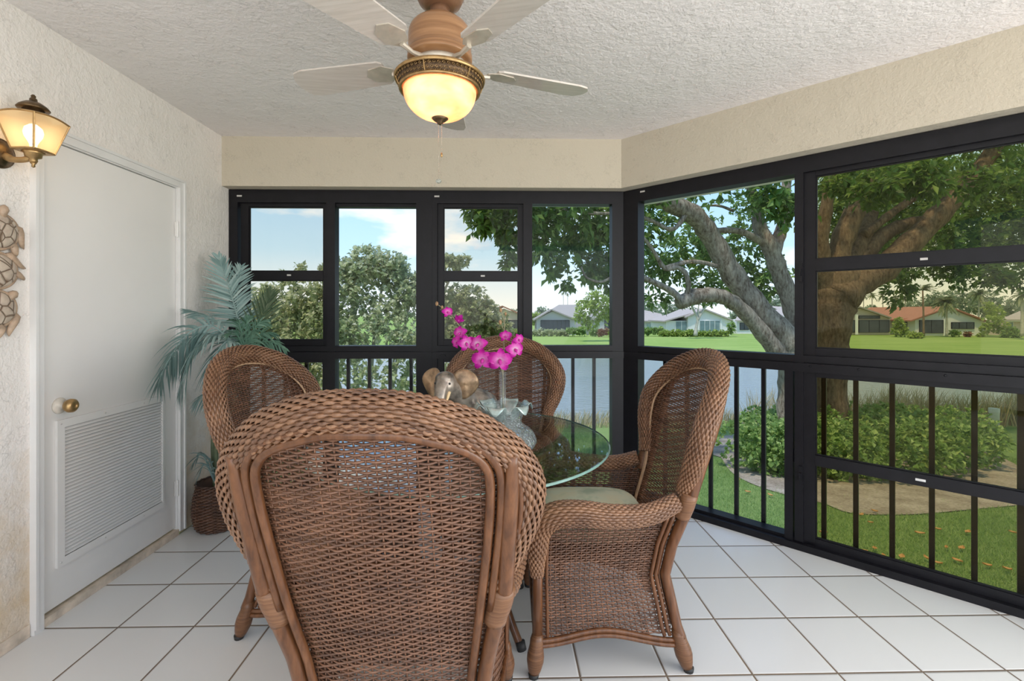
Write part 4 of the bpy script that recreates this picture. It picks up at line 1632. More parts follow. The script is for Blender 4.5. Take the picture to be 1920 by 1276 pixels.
def flower(px, py, d, size, tilt, roll_, pale=.0):
    c = at(px, py, d)
    n = np.array([math.sin(tilt[0]), -1.0, tilt[1]])
    n /= np.linalg.norm(n)
    u = np.cross([0, 0, 1], n)
    u /= np.linalg.norm(u)
    v = np.cross(n, u)
    mb = MB()
    for k, (ang, ln, wd) in enumerate(((90, 1.0, .62), (20, 1.08, .85), (160, 1.08, .85), (-45, 1.0, .58), (225, 1.0, .58))):
        a = math.radians(ang + roll_)
        d1 = u * math.cos(a) + v * math.sin(a)
        d2 = np.cross(n, d1)
        G, A = [], []
        for t in np.linspace(0, 1, 7):
            w = wd * size * math.sin(PI * (.10 + .80 * t)) * .60
            for s in (-1, -.5, 0, .5, 1):
                q = c + d1 * size * ln * t + d2 * w * s + n * size * (.30 * math.sin(PI * t * .9) - .28 * t * t + .16 * abs(s) * t)
                G.append(q)
                A.append(min(1, max(0, .05 + t * .85 + .25 * abs(s) * t - pale)))
        m, nn = 7, 5
        i = np.arange(m - 1)[:, None] * nn
        j = np.arange(nn - 1)[None]
        qd = np.stack([i + j, i + j + 1, i + nn + j + 1, i + nn + j], -1).reshape(-1, 4)
        mb.add(np.array(G), [qd], A)
    nv0 = mb.n
    mb.tube([c + n * size * .05, c + n * size * .35 - v * size * .12, c + n * size * .5 - v * size * .32], [size * .14, size * .18, size * .05], 8)
    mb.A[-1] = np.full(mb.n - nv0, .55)
    mb.build('flower', M['petal'], orch, True, attr='tone')


for fl in ((839, 585, 1.79, .021, (.5, .2), 10, 0), (861, 598, 1.785, .020, (-.3, -.5), 30, -.35), (863, 624, 1.775, .027, (-.5, .1), 0, 0), (857, 641, 1.765, .024, (-.7, -.2), 40, 0),
           (874, 643, 1.755, .031, (.4, -.1), 15, .1), (897, 645, 1.75, .034, (-.4, .1), -8, .12), (905, 674, 1.735, .040, (-.15, .1), 5, .0), (937, 675, 1.73, .044, (.1, -.05), -6, .05),
           (965, 655, 1.745, .034, (.5, .1), 12, .12), (948, 630, 1.77, .023, (.0, .2), 0, 0), (972, 636, 1.75, .022, (.7, .0), 25, 0)):
    flower(*fl)
for px, py, r in ((819, 569, .0075), (829, 576, .0065), (939, 581, .0075), (948, 588, .0065), (938, 604, .008)):
    b = MB()
    c = at(px, py, D0)
    b.ellipsoid(c, (r * .75, r * .75, r * 1.15), 10, 8)
    b.build('bud', M['bud'], orch, True)

# ================================================================== outdoors: ground, lake, planting
def sheet(name, X, D, zf, mat, kind='structure'):
    XX, DD = np.meshgrid(X, D)
    G = np.stack([XX, DD, zf(XX, DD)], -1)
    b = MB()
    b.grid(G)
    o = b.build(name, mat, None, True)
    o['kind'] = kind
    return o


def near_z(X, D):
    return ground_z(np.minimum(D, 14.59)) - np.maximum(D - 14.6, 0) * .16 + .03 * np.sin(X * .9) * np.sin(D * .7)


sheet('lawn', np.linspace(-32, 36, 90), np.concatenate([np.linspace(-6, 3, 4), np.linspace(3.9, 17, 40)]), near_z, M['lawn'])
sheet('lake', np.array([-120.0, 120.0]), np.array([13.0, 44.0]), lambda X, D: 0 * X - 2.36, M['water'])
sheet('lawn', np.linspace(-150, 150, 30), np.array([36.5, 38.5, 40, 60, 90, 150, 420]), lambda X, D: np.interp(D, [36.5, 38.5, 40, 60, 420], [-2.6, -2.33, -2.25, -2.2, -2.2]) + 0 * X, M['lawn_far'])

# soil bed round the hedge
edge = [(1352, 858), (1372, 888), (1415, 912), (1488, 936), (1542, 948), (1591, 966), (1665, 971), (1740, 969), (1830, 960), (1925, 948), (2010, 930)]
fr = [on_ground(*p) for p in edge]
bk = [np.array([x, y, float(ground_z(y)) + .0]) for x, y in ((10.6, 10.6), (9.6, 12.2), (7.6, 12.9), (5.6, 12.2), (4.4, 10.6))]
poly = smooth_curve(fr + bk + [fr[0]], 90)[:-1]
cen = np.array([6.9, 9.3])
b = MB()
G = []
for t in np.linspace(1, 0.02, 9):
    for p in poly:
        xy = cen + (p[:2] - cen) * t
        G.append((xy[0], xy[1], float(near_z(xy[0], xy[1])) + .012 + .05 * (1 - t)))
b.rings(np.array(G), 9, len(poly), caps=False)
bed = b.build('soil_bed', M['mulch'], None, True)
tag(bed, 'bare sandy soil bed around the clipped hedge', 'soil', kind='stuff')


def leaf_mesh(mb, P, D, N, L, Wd, fold=.18):
    """Leaves at P, pointing along D, facing N."""
    D = D / (np.linalg.norm(D, axis=1)[:, None] + 1e-9)
    S = np.cross(D, N)
    S /= np.linalg.norm(S, axis=1)[:, None] + 1e-9
    U = np.cross(S, D)
    L, Wd = L[:, None], Wd[:, None]
    base = P
    mid = P + D * L * .48
    l = mid + S * Wd + U * Wd * fold * 2
    r = mid - S * Wd + U * Wd * fold * 2
    tip = P + D * L - U * L * .12
    v = np.stack([base, l, tip, r], 1).reshape(-1, 3)
    i = np.arange(len(P))[:, None] * 4
    mb.add(v, [np.concatenate([i + [[0, 2, 1]], i + [[0, 3, 2]]])])


def foliage(mb, clumps, leaf, width, per_twig=7, droop=.35, shell=2.2):
    for c, r, ntw in clumps:
        c = np.asarray(c, float)
        r = np.broadcast_to(np.asarray(r, float), 3)
        d = rng.normal(size=(ntw, 3))
        d /= np.linalg.norm(d, axis=1)[:, None]
        T = c + d * r * (rng.random((ntw, 1)) ** (1 / shell))
        P = np.repeat(T, per_twig, 0) + rng.normal(size=(ntw * per_twig, 3)) * leaf * .25
        axis = np.repeat(d * .7 + rng.normal(size=(ntw, 3)) * .5, per_twig, 0)
        D = axis + rng.normal(size=P.shape) * .75
        D[:, 2] -= droop
        N = np.array([0, 0, 1.0]) + np.repeat(d, per_twig, 0) * .5 + rng.normal(size=P.shape) * .45
        L = leaf * rng.uniform(.65, 1.2, len(P))
        leaf_mesh(mb, P, D, N, L, L * width * rng.uniform(.8, 1.15, len(P)))


def limb(mb, pts, wpx, n=24, sides=12):
    """Limb through photo points (px, py, depth); widths in pixels."""
    P = smooth_curve([at(*p) for p in pts], n)
    d = np.interp(np.linspace(0, 1, n), np.linspace(0, 1, len(pts)), [p[2] for p in pts])
    w = np.interp(np.linspace(0, 1, n), np.linspace(0, 1, len(wpx)), wpx)
    R = w * d / FPX / 2 * (1 + .06 * np.sin(np.arange(n) * 1.9) + .04 * np.sin(np.arange(n) * 3.7))
    mb.tube(P, R, sides)


def ball(px, py, d, rpx, n, sq=1.0):
    r = rpx * d / FPX
    return (at(px, py, d), (r, r, r * sq), n)


# ---- the big spreading tree
tb = on_ground(1556, 850)
tb = at(1556, CY, 10.3)
tree = thing('spreading_tree', 'large spreading tree with thick forked trunks close to the angled window', 'tree', (tb[0], tb[1], float(ground_z(10.3))))
b = MB()
limb(b, [(1553, 860, 10.3), (1556, 800, 10.3), (1557, 720, 10.3), (1560, 650, 10.3), (1563, 595, 10.3), (1570, 550, 10.3), (1578, 505, 10.3)], [72, 60, 53, 54, 62, 74, 68], 30, 18)
b.build('trunk', M['bark_brown'], tree, True)
b = MB()
limb(b, [(1562, 560, 10.3), (1543, 500, 10.2), (1538, 450, 10.1), (1548, 400, 10.0), (1556, 330, 9.9), (1560, 240, 9.8)], [44, 34, 28, 22, 18, 12])
limb(b, [(1572, 530, 10.3), (1572, 476, 10.3), (1595, 412, 10.3), (1612, 380, 10.4), (1640, 320, 10.5), (1650, 240, 10.6)], [46, 40, 36, 32, 24, 14])
limb(b, [(1580, 530, 10.3), (1603, 476, 10.5), (1623, 432, 10.6), (1635, 392, 10.8), (1640, 300, 11)], [40, 30, 26, 22, 14])
limb(b, [(1590, 530, 10.4), (1623, 476, 10.5), (1663, 436, 10.6), (1711, 417, 10.7), (1745, 416, 10.6)], [36, 30, 26, 22, 18])
limb(b, [(1570, 560, 10.2), (1605, 528, 10.2), (1650, 508, 10.2), (1687, 474, 10.2), (1743, 420, 10.2), (1800, 360, 10.1), (1844, 308, 10.0), (1890, 240, 9.9)], [70, 58, 50, 42, 38, 32, 28, 20])
limb(b, [(1620, 440, 10.4), (1700, 380, 10.6), (1780, 340, 10.8), (1860, 330, 11)], [16, 13, 10, 6])
b.build('branch', M['bark_brown'], tree, True)

bt = at(1500, CY, 9.6)
tree2 = thing('leaning_tree', 'grey barked tree leaning left with a sawn off limb, beyond the corner post', 'tree', (bt[0], bt[1], float(ground_z(9.6))))
b = MB()
limb(b, [(1476, 830, 9.7), (1478, 750, 9.7), (1484, 690, 9.6), (1478, 640, 9.6), (1431, 589, 9.6), (1375, 516, 9.6), (1338, 452, 9.5), (1302, 404, 9.3), (1254, 380, 9.1), (1190, 350, 8.8)], [42, 36, 46, 50, 42, 40, 36, 36, 34, 24], 44, 14)
b.build('trunk', M['bark'], tree2, True)
b = MB()
limb(b, [(1474, 680, 9.5), (1450, 650, 9.5), (1407, 597, 9.4), (1372, 565, 9.3), (1340, 553, 9.2), (1302, 556, 9.1), (1272, 569, 9.0)], [32, 32, 28, 27, 27, 30, 24], 30)
limb(b, [(1280, 566, 9.0), (1262, 548, 9.0), (1235, 533, 8.9), (1202, 520, 8.8), (1160, 512, 8.7)], [14, 13, 11, 10, 7], 16, 8)
limb(b, [(1286, 560, 9.05), (1291, 535, 9.0), (1285, 512, 9.0), (1270, 501, 9.0), (1246, 503, 9.0), (1225, 470, 8.9), (1202, 440, 8.8), (1180, 415, 8.8)], [11, 10, 10, 9, 9, 7, 6, 4], 24, 8)
limb(b, [(1246, 502, 9.0), (1282, 492, 9.1), (1312, 491, 9.3), (1345, 499, 9.5)], [8, 8, 8, 9], 14, 8)
limb(b, [(1496, 690, 9.8), (1494, 620, 9.8), (1482, 565, 9.8), (1463, 515, 9.8), (1444, 464, 9.8), (1424, 425, 9.8), (1418, 385, 9.8), (1400, 330, 9.7)], [34, 34, 32, 30, 30, 24, 18, 14], 30)
limb(b, [(1440, 460, 9.8), (1412, 444, 9.7), (1384, 433, 9.6), (1346, 432, 9.5), (1320, 440, 9.4)], [16, 14, 12, 10, 8], 18, 8)
limb(b, [(1450, 480, 9.8), (1462, 440, 9.9), (1472, 395, 9.9), (1474, 350, 9.9), (1480, 290, 9.9)], [24, 22, 20, 18, 12], 18, 10)
limb(b, [(1290, 395, 9.2), (1262, 430, 9.0), (1225, 415, 8.9), (1180, 400, 8.8), (1120, 400, 8.6), (1040, 390, 8.4)], [10, 8, 7, 7, 6, 4], 18, 8)
limb(b, [(1375, 395, 9.8), (1345, 385, 9.8), (1310, 388, 9.9)], [6, 5, 3], 10, 6)
limb(b, [(1160, 512, 8.7), (1128, 528, 8.7), (1100, 520, 8.6), (1090, 500, 8.6)], [6, 5, 4, 3], 10, 6)
b.build('branch', M['bark'], tree2, True)

cl2 = [ball(*q) for q in ((1210, 425, 10.2, 52, 85), (1235, 500, 10.8, 45, 70), (1285, 470, 11.2, 55, 85), (1330, 530, 11.4, 46, 70), (1310, 440, 11.6, 50, 60), (1400, 535, 11.6, 46, 70),
                          (1445, 520, 11.2, 44, 60), (1392, 462, 11.8, 46, 60), (1440, 365, 8.8, 42, 60), (1480, 395, 9.0, 36, 50), (1290, 385, 12, 28, 20), (1385, 385, 12, 26, 20),
                          (1400, 430, 11, 30, 30), (1230, 560, 11, 22, 14), (1420, 580, 11.5, 22, 16),
                          (1020, 405, 8.6, 46, 85), (1090, 415, 9.0, 56, 110), (1150, 420, 9.4, 52, 90), (1065, 465, 9.4, 48, 80), (1130, 488, 9.6, 44, 75), (1012, 465, 8.8, 30, 34),
                          (1040, 505, 9, 22, 16), (1060, 528, 9, 12, 7), (1105, 515, 9.4, 24, 18), (1150, 525, 9.6, 24, 18),
                          (915, 400, 8.2, 32, 42), (940, 430, 8.3, 26, 34), (965, 462, 8.4, 22, 26), (975, 410, 8.3, 36, 46), (888, 398, 8.2, 16, 14), (955, 490, 8.4, 12, 8), (900, 425, 8.2, 14, 11),
                          (1350, 300, 9, 80, 90), (1200, 330, 8.5, 70, 90), (1060, 330, 8.2, 70, 80), (950, 340, 8, 50, 50), (1450, 280, 9, 70, 80))]  # this row: crown clumps above the view, added to cast shade
b = MB()
foliage(b, cl2, .17, .26)
b.build('foliage', M['leaf_big'], tree2)
cl1 = [ball(*q) for q in ([(x, y - 6, 12.2 + (x * 7 % 13) * .1, 52, 62) for x in range(1560, 2000, 62) for y in (330, 395, 450)]
                          + [(x, y, 14.5, 60, 90) for x in range(1590, 2000, 62) for y in (340, 400, 455)] + [(1660, 508, 12, 24, 22), (1690, 535, 11.6, 24, 26), (1705, 510, 11.8, 22, 20), (1680, 566, 11.6, 10, 7), (1700, 480, 12, 30, 30), (1770, 500, 12.4, 30, 34), (1800, 512, 12.2, 28, 30), (1850, 512, 12.2, 28, 36), (1885, 518, 12.2, 20, 22),
                             (1870, 532, 12, 14, 10), (1920, 515, 12.2, 34, 40), (1820, 490, 12.4, 30, 34), (1760, 470, 12.4, 36, 40),
                             (1640, 350, 8.2, 34, 46), (1740, 338, 8.0, 36, 50), (1690, 340, 8.4, 34, 40), (1580, 345, 8.8, 34, 40), (1840, 340, 8.8, 36, 40), (1550, 420, 12, 40, 44),
                             (1600, 250, 10, 90, 120), (1720, 240, 10, 90, 120), (1850, 230, 10, 90, 120), (1980, 260, 10.5, 90, 110)])]  # this row: unseen upper crown, put in to shade what is below
b = MB()
foliage(b, cl1, .17, .26)
b.build('foliage', M['leaf_big'], tree)

# ---- bushy grey-green tree seen through the far left windows
gb = at(690, CY, 11.6)
bush = thing('bushy_tree', 'rounded bushy grey-green tree outside the windows by the door', 'tree', (gb[0], gb[1], float(ground_z(11.6))))
b = MB()
for tip in ((520, 590, 11.2), (600, 560, 11.0), (660, 520, 11.2), (720, 510, 11.4), (770, 560, 11.2), (840, 600, 11.6), (890, 600, 11.8), (620, 660, 10.8), (740, 650, 10.9), (855, 498, 11.6)):
    mid = ((690 + tip[0]) / 2 + rng.uniform(-20, 20), (870 + tip[1]) / 2 + 20, 11.5)
    limb(b, [(690 + rng.uniform(-10, 10), 900, 11.6), mid, tip], [16, 10, 3], 16, 7)
b.build('branch', M['bark_pale'], bush, True)
cb = [ball(*q) for q in ((505, 570, 11.2, 36, 70), (540, 600, 11.0, 46, 90), (585, 560, 11.0, 42, 80), (620, 600, 10.8, 42, 70), (645, 520, 11.1, 34, 70), (690, 500, 11.2, 38, 90), (735, 510, 11.3, 32, 70),
                         (670, 560, 11.0, 34, 46), (750, 560, 11.2, 34, 44), (780, 540, 11.4, 34, 60), (715, 610, 11.0, 44, 44), (650, 640, 10.7, 42, 50), (770, 630, 11.0, 44, 50), (560, 660, 10.6, 46, 70),
                         (500, 640, 10.8, 40, 60), (600, 700, 10.6, 44, 50), (690, 700, 10.6, 46, 36), (760, 710, 10.8, 40, 34), (850, 575, 11.8, 36, 76), (885, 570, 11.8, 32, 66), (915, 600, 12, 34, 70), (850, 625, 11.6, 38, 70),
                         (905, 640, 12, 36, 60), (940, 620, 12.2, 20, 26), (855, 494, 11.6, 14, 16), (838, 488, 11.6, 12, 12), (874, 490, 11.6, 7, 5), (815, 510, 11.5, 26, 40), (612, 505, 11.2, 12, 9), (565, 503, 11.2, 8, 5), (830, 700, 11, 40, 40), (545, 530, 11.1, 18, 16), (470, 600, 11, 30, 40))]
b = MB()
cb = [(c, np.array(r) * 1.08, int(n * 2.3)) for c, r, n in cb]
foliage(b, cb, .118, .38, droop=.0)
b.build('foliage', M['leaf_bush'], bush)

# ---- clipped hedge around the trunk
b = MB()
hc = []
for px, d in ((1412, 8.5), (1465, 8.0), (1520, 7.85), (1580, 7.8), (1640, 7.8), (1700, 7.95), (1755, 8.25), (1805, 8.8), (1435, 9.4), (1430, 10.2), (1490, 10.8), (1540, 11.1), (1600, 11.3), (1660, 11.2), (1715, 10.9), (1770, 10.4), (1810, 9.9), (1560, 9.6), (1640, 9.7), (1700, 9.8), (1500, 9.6)):
    q = at(px, CY, d)
    z = float(ground_z(d))
    hc.append(((q[0], q[1], z + .47), (.62, .62, .50), 190))
foliage(b, hc, .085, .42, per_twig=7, droop=-.3, shell=4.5)
hd = b.build('hedge', M['leaf_hedge'])
tag(hd, 'clipped green hedge mound around the tree trunk outside the angled window', 'hedge')

# ---- grass blades near the building, reeds along the shore
b = MB()
n = 130000
px = rng.uniform(1000, 2050, n)
k = rng.uniform(0, 1, n)
d = 3.3 + 6.2 * k ** 1.2
q = np.stack([(px - CX) / FPX * d * math.cos(YAW) + d * math.sin(YAW), d * math.cos(YAW) - (px - CX) / FPX * d * math.sin(YAW)], 1)
z = near_z(q[:, 0], q[:, 1])


def inside(poly, pts):
    r = np.zeros(len(pts), bool)
    x, y = pts[:, 0], pts[:, 1]
    m = len(poly)
    for i in range(m):
        x0, y0 = poly[i][:2]
        x1, y1 = poly[(i + 1) % m][:2]
        c = ((y0 > y) != (y1 > y)) & (x < (x1 - x0) * (y - y0) / (y1 - y0 + 1e-12) + x0)
        r ^= c
    return r


keep = ~inside(poly, q) | (rng.random(n) < .02)
q, z = q[keep], z[keep]
P = np.stack([q[:, 0], q[:, 1], z - .004], 1)
D = rng.normal(size=P.shape) * [.55, .55, .1] + [0, 0, 1]
a = rng.uniform(0, 2 * PI, len(P))
S = np.stack([np.cos(a), np.sin(a), 0 * a], 1)
h = rng.uniform(.022, .055, len(P))[:, None]
v = np.stack([P - S * .0042, P + S * .0042, P + D * h], 1).reshape(-1, 3)
b.add(v, [np.arange(len(P) * 3).reshape(-1, 3)])
gr = b.build('grass', M['grass'])
tag(gr, 'short mown grass of the near lawn', 'grass', kind='stuff')

b = MB()
n = 5200
px = np.concatenate([rng.uniform(950, 1560, 2200), rng.uniform(1500, 2000, n - 2200)])
d = rng.uniform(14.0, 16.0, n)
hgt = np.where(px < 1400, rng.uniform(.25, .62, n), np.clip(rng.uniform(.55, 1.25, n) + .12 * np.sin(px / 37), .3, 1.35))
clump = rng.random(n) < .75
px = np.where(clump, np.round(px / 9) * 9 + rng.normal(size=n) * 3, px)
X = (px - CX) / FPX * d * math.cos(YAW) + d * math.sin(YAW)
Y = d * math.cos(YAW) - (px - CX) / FPX * d * math.sin(YAW)
Z = near_z(X, Y) - .03
lean = np.stack([rng.normal(size=n) * .22 + .12, rng.normal(size=n) * .2, np.ones(n)], 1)
a = rng.uniform(0, PI, n)
S = np.stack([np.cos(a), np.sin(a), 0 * a], 1) * .010
P0 = np.stack([X, Y, Z], 1)
P1 = P0 + lean * (hgt * .6)[:, None]
P2 = P0 + lean * hgt[:, None] + np.stack([lean[:, 0] * hgt * .35, 0 * hgt, -.05 * hgt], 1)
v = np.stack([P0 - S, P0 + S, P1 + S * .8, P1 - S * .8, P2], 1).reshape(-1, 3)
i = np.arange(n)[:, None] * 5
b.add(v, [i + [[0, 1, 2, 3]], i + [[3, 2, 4]]])
rd = b.build('reeds', M['reed'])
tag(rd, 'dry tan reeds standing along the near lake shore', 'reeds', kind='stuff')

# fallen leaves on the lawn
spots = [(1420 + u / 3.84, 950 + v / 3.84) for u, v in ((845, 70), (750, 95), (475, 215), (815, 150), (1040, 395), (845, 335), (775, 352), (910, 385), (1170, 228), (1298, 200), (1515, 222), (1360, 330), (1470, 335), (1300, 440), (1655, 455), (1840, 225), (1215, 402), (1800, 482))]
spots += [(1402, 928), (1444, 935), (1499, 972), (1499, 988), (1385, 905), (1795, 1060)]
for i, (x, y) in enumerate(spots):
    c = on_ground(x, y)
    c[2] = float(near_z(c[0], c[1])) + .035
    b = MB()
    a = rng.uniform(0, 2 * PI)
    ln = rng.uniform(.05, .09)
    G = []
    for t in np.linspace(0, 1, 6):
        w = .024 * math.sin(PI * (.06 + .9 * t)) * ln / .08
        for s in (-1, 0, 1):
            G.append(c + np.array([math.cos(a), math.sin(a), 0]) * (t - .5) * ln + np.array([-math.sin(a), math.cos(a), 0]) * w * s + np.array([0, 0, .014 * abs(s) + .03 * (t - .4) ** 2]))
    b.grid(np.array(G).reshape(6, 3, 3))
    lf = b.build('fallen_leaf', M['fallen'], loc=c)
    tag(lf, 'dry orange-brown leaf lying on the lawn below the angled window', 'leaf', 'fallen leaves on the lawn')

pp = on_ground(1864, 808)
post = thing('post', 'short pale pipe post standing in the lawn by the reeds', 'post', pp)
b = MB()
dd = float(pp[1])
r = 7.5 * dd / FPX
b.lathe([(r, -.05), (r, 43 * dd / FPX), (r * .98, 43 * dd / FPX + .01), (0, 43 * dd / FPX + .012)], pp, 16)
b.build('pipe', M['pvc'], post, True)
b = MB()
b.lathe([(r * 1.08, 36 * dd / FPX), (r * 1.08, 43 * dd / FPX + .014), (0, 43 * dd / FPX + .018)], pp, 16, caps=False)
b.build('cap', M['pvc'], post, True)

# ================================================================== houses across the lake
def ppoly(mb, pts, d, depth):
    """Wall block: pixel polygon at depth d, extruded away from the viewer."""
    e = np.array([math.sin(YAW), math.cos(YAW), 0])
    mb.prism([at(x, y, d) for x, y in pts][::-1], e * depth)


def rect(mb, x0, y0, x1, y1, d, t=.12):
    ppoly(mb, [(x0, y1), (x1, y1), (x1, y0), (x0, y0)], d - t, t + .05)


AX = np.array([math.sin(YAW), math.cos(YAW), 0])      # straight away from the viewer


def house(label, base, wall, wmat, roofs, rmat, openings, omat, trims=(), depth=9.0):
    """wall: (pixel polygon, extra depth, length). roofs: (pixel eave/ridge line, extra depth, length) run straight back."""
    d = base[2]
    h = thing('house', label, 'house', at(*base))
    for pts, dd, ln in wall:
        b = MB()
        ppoly(b, pts, d + dd, ln)
        b.build('wall_block', wmat, h)
    for pts, dd, ln in roofs:
        for (xa, ya), (xb, yb) in zip(pts[:-1], pts[1:]):
            A, B = at(xa, ya, d + dd - .5), at(xb, yb, d + dd - .5)
            b = MB()
            b.prism([A, B, B + (0, 0, .2), A + (0, 0, .2)], AX * (ln + .5))
            b.build('roof', rmat, h)
    for q in openings:
        dd = d + (q[4] if len(q) > 4 else 0)
        b = MB()
        rect(b, *q[:4], dd, .06)
        wn = b.build('window', omat, h)
        b = MB()
        n = q[5] if len(q) > 5 else 2
        for x in np.linspace(q[0], q[2], n + 1):
            rect(b, x - .3, q[1], x + .3, q[3], dd, .10)
        rect(b, q[0], q[1] - .4, q[2], q[1] + .2, dd, .10)
        rect(b, q[0], q[3] - .2, q[2], q[3] + .3, dd, .10)
        b.build('window_frame', M['trimwhite'] if omat is not M['screen'] else M['frame'], wn)
    for q in trims:
        b = MB()
        rect(b, *q[:4], d + (q[4] if len(q) > 4 else 0), .10)
        b.build('trim', M['trimwhite'], h)
    return h


house('red roofed house half hidden behind the bushy tree', (930, 628, 72),
      [([(880, 628), (985, 628), (985, 594), (945, 578), (905, 592), (880, 594)], 0, 9)], M['h_pink'],
      [([(876, 597), (942, 575), (990, 596)], 0, 10)], M['r_red'], [(950, 600, 973, 622, 0, 3)], M['screen'])
h = house('grey house with a peaked dark screened porch, seen over the far chair', (1040, 628, 72),
      [([(1006, 628), (1080, 628), (1080, 600), (1036, 583), (1006, 598)], 0, 4), ([(1012, 626), (1094, 626), (1094, 597), (1012, 597)], 4.2, 7)], M['h_grey'],
      [([(1001, 601), (1034, 581.5), (1082, 601)], 0, 4)], M['r_grey'], [(1014, 600, 1068, 619, -.05, 7)], M['screen'])
b = MB()
A, B, C, D = at(1006, 598, 76), at(1096, 598, 76), at(1090, 573, 82), at(1048, 573, 82)
b.prism([A, B, C, D], (0, 0, .2))
b.build('roof', M['r_grey'], h)
house('brown house with a dark doorway behind the lime green tree', (1135, 628, 72),
      [([(1114, 628), (1190, 628), (1190, 588), (1140, 583), (1114, 600)], 0, 9)], M['h_grey'],
      [([(1109, 603), (1140, 581), (1192, 588)], 0, 9)], M['r_grey'], [(1134, 597, 1156, 620, -.05, 3)], M['screen'])
h = house('white house wing with a pale pink roof near the corner post', (1225, 626, 84),
      [([(1198, 626), (1244, 626), (1244, 602), (1198, 602)], 0, 9)], M['h_white'], [], M['r_pale'], [(1212, 607, 1222, 619, 0, 2)], M['pane_teal'])
b = MB()
b.prism([at(1194, 603, 83.4), at(1247, 603, 83.4), at(1240, 590, 88), at(1204, 582, 88)], (0, 0, .2))
b.build('roof', M['r_pale'], h)
house('white gabled house with four tall panes, behind the pale trunk', (1310, 628, 72),
      [([(1290, 628), (1371, 628), (1371, 600), (1322, 581.5), (1290, 594)], 0, 9), ([(1249, 628), (1292, 628), (1292, 601), (1249, 601)], .6, 8)], M['h_white'],
      [([(1286, 595.5), (1322, 580.5), (1375, 601.5)], 0, 10), ([(1245, 603.5), (1296, 589)], .6, 8)], M['r_pale'],
      [(1312, 601, 1350, 621, -.02, 4), (1267, 602, 1289, 622, .58, 2)], M['pane'],
      [(1307.5, 599, 1311, 628), (1351, 599, 1354, 628)])
h = house('pale house with a screened pool cage and white posts behind the leaning trunks', (1440, 627, 76),
      [([(1382, 627), (1500, 627), (1500, 600), (1382, 600)], 0, 9)], M['h_white'], [], M['r_pale'],
      [(1388, 605, 1404, 618, -.02, 2), (1446, 607, 1498, 626, -.02, 5)], M['screen'],
      [(1452, 583, 1453.2, 627, -2.5), (1470, 586, 1471.2, 627, -2.5), (1484, 588, 1485.2, 627, -2.5), (1440, 597, 1500, 598.2, -2.5), (1440, 607, 1500, 608, -2.5)])
b = MB()
b.prism([at(1378, 602, 75.4), at(1503, 602, 75.4), at(1490, 578, 82), at(1395, 573, 82)], (0, 0, .2))
b.build('roof', M['r_pale'], h)
house('brown gabled house with a wide dark screened porch, beside the thick trunk', (1630, 627, 72),
      [([(1588, 627), (1669, 627), (1669, 597), (1612, 578), (1588, 588)], 0, 9)], M['h_pink'],
      [([(1584, 589.5), (1612, 576), (1672, 597)], 0, 9)], M['r_grey'],
      [(1611, 600, 1668, 623, -.05, 3), (1597, 600, 1603, 623, -.05, 1), (1611, 591.5, 1650, 597, -.05, 1)], M['screen'],
      [(1604, 589, 1609, 627, -.1)])
house('white gabled house with a red tile roof across the lake', (1770, 630, 70),
      [([(1716, 629), (1846, 629), (1848, 602), (1782, 578), (1716, 600)], 0, 13), ([(1694, 627), (1715, 627), (1715, 601), (1694, 601)], 1.5, 8)], M['h_white'],
      [([(1708, 602.5), (1782, 576.5), (1853, 603.5)], 0, 15), ([(1688, 601), (1714, 596)], 1.5, 8)], M['r_red'],
      [(1725, 600, 1769, 624, -.05, 2), (1785, 604, 1827, 616, -.05, 3), (1697, 603, 1712, 620, 1.45, 2)], M['screen'],
      [(1769.5, 598, 1775, 629, -.06)])
h = house('low house with a pale roof behind the brown gabled one', (1680, 620, 94),
      [([(1655, 620), (1705, 620), (1705, 592), (1655, 592)], 0, 5)], M['h_pink'], [], M['r_pale'], [(1660, 596, 1668, 606, 0, 2)], M['pane'])
b = MB()
b.prism([at(1650, 594, 93.5), at(1708, 594, 93.5), at(1698, 577, 97), at(1664, 577, 97)], (0, 0, .2))
b.build('roof', M['r_pale'], h)
h = house('house with a white roof at the edge of the angled window', (1915, 630, 70),
      [([(1886, 629), (1990, 629), (1990, 601), (1886, 601)], 0, 8)], M['h_pink'], [], M['r_pale'],
      [(1893, 603, 1900, 618, -.05, 1), (1930, 603, 1950, 620, -.05, 2)], M['pane'], [(1876, 600.5, 1990, 602.5, -.6)])
b = MB()
b.prism([at(1875, 601, 69.2), at(1995, 601, 69.2), at(1975, 581, 74), at(1912, 585, 74)], (0, 0, .2))
b.build('roof', M['r_pale'], h)


def far_tree(name, label, base, clumps, mat, leaf, width=.4, trunk=None, bark=None, cat='tree', group=None, droop=.1, per=6):
    o = at(*base)
    t = thing(name, label, cat, o, 0, group)
    if trunk:
        b = MB()
        for pts, w in trunk:
            limb(b, pts, w, 14, 7)
        b.build('trunk', bark or M['bark_pale'], t, True)
    b = MB()
    foliage(b, [ball(*c) for c in clumps], leaf, width, per, droop)
    b.build('foliage', mat, t)
    return t


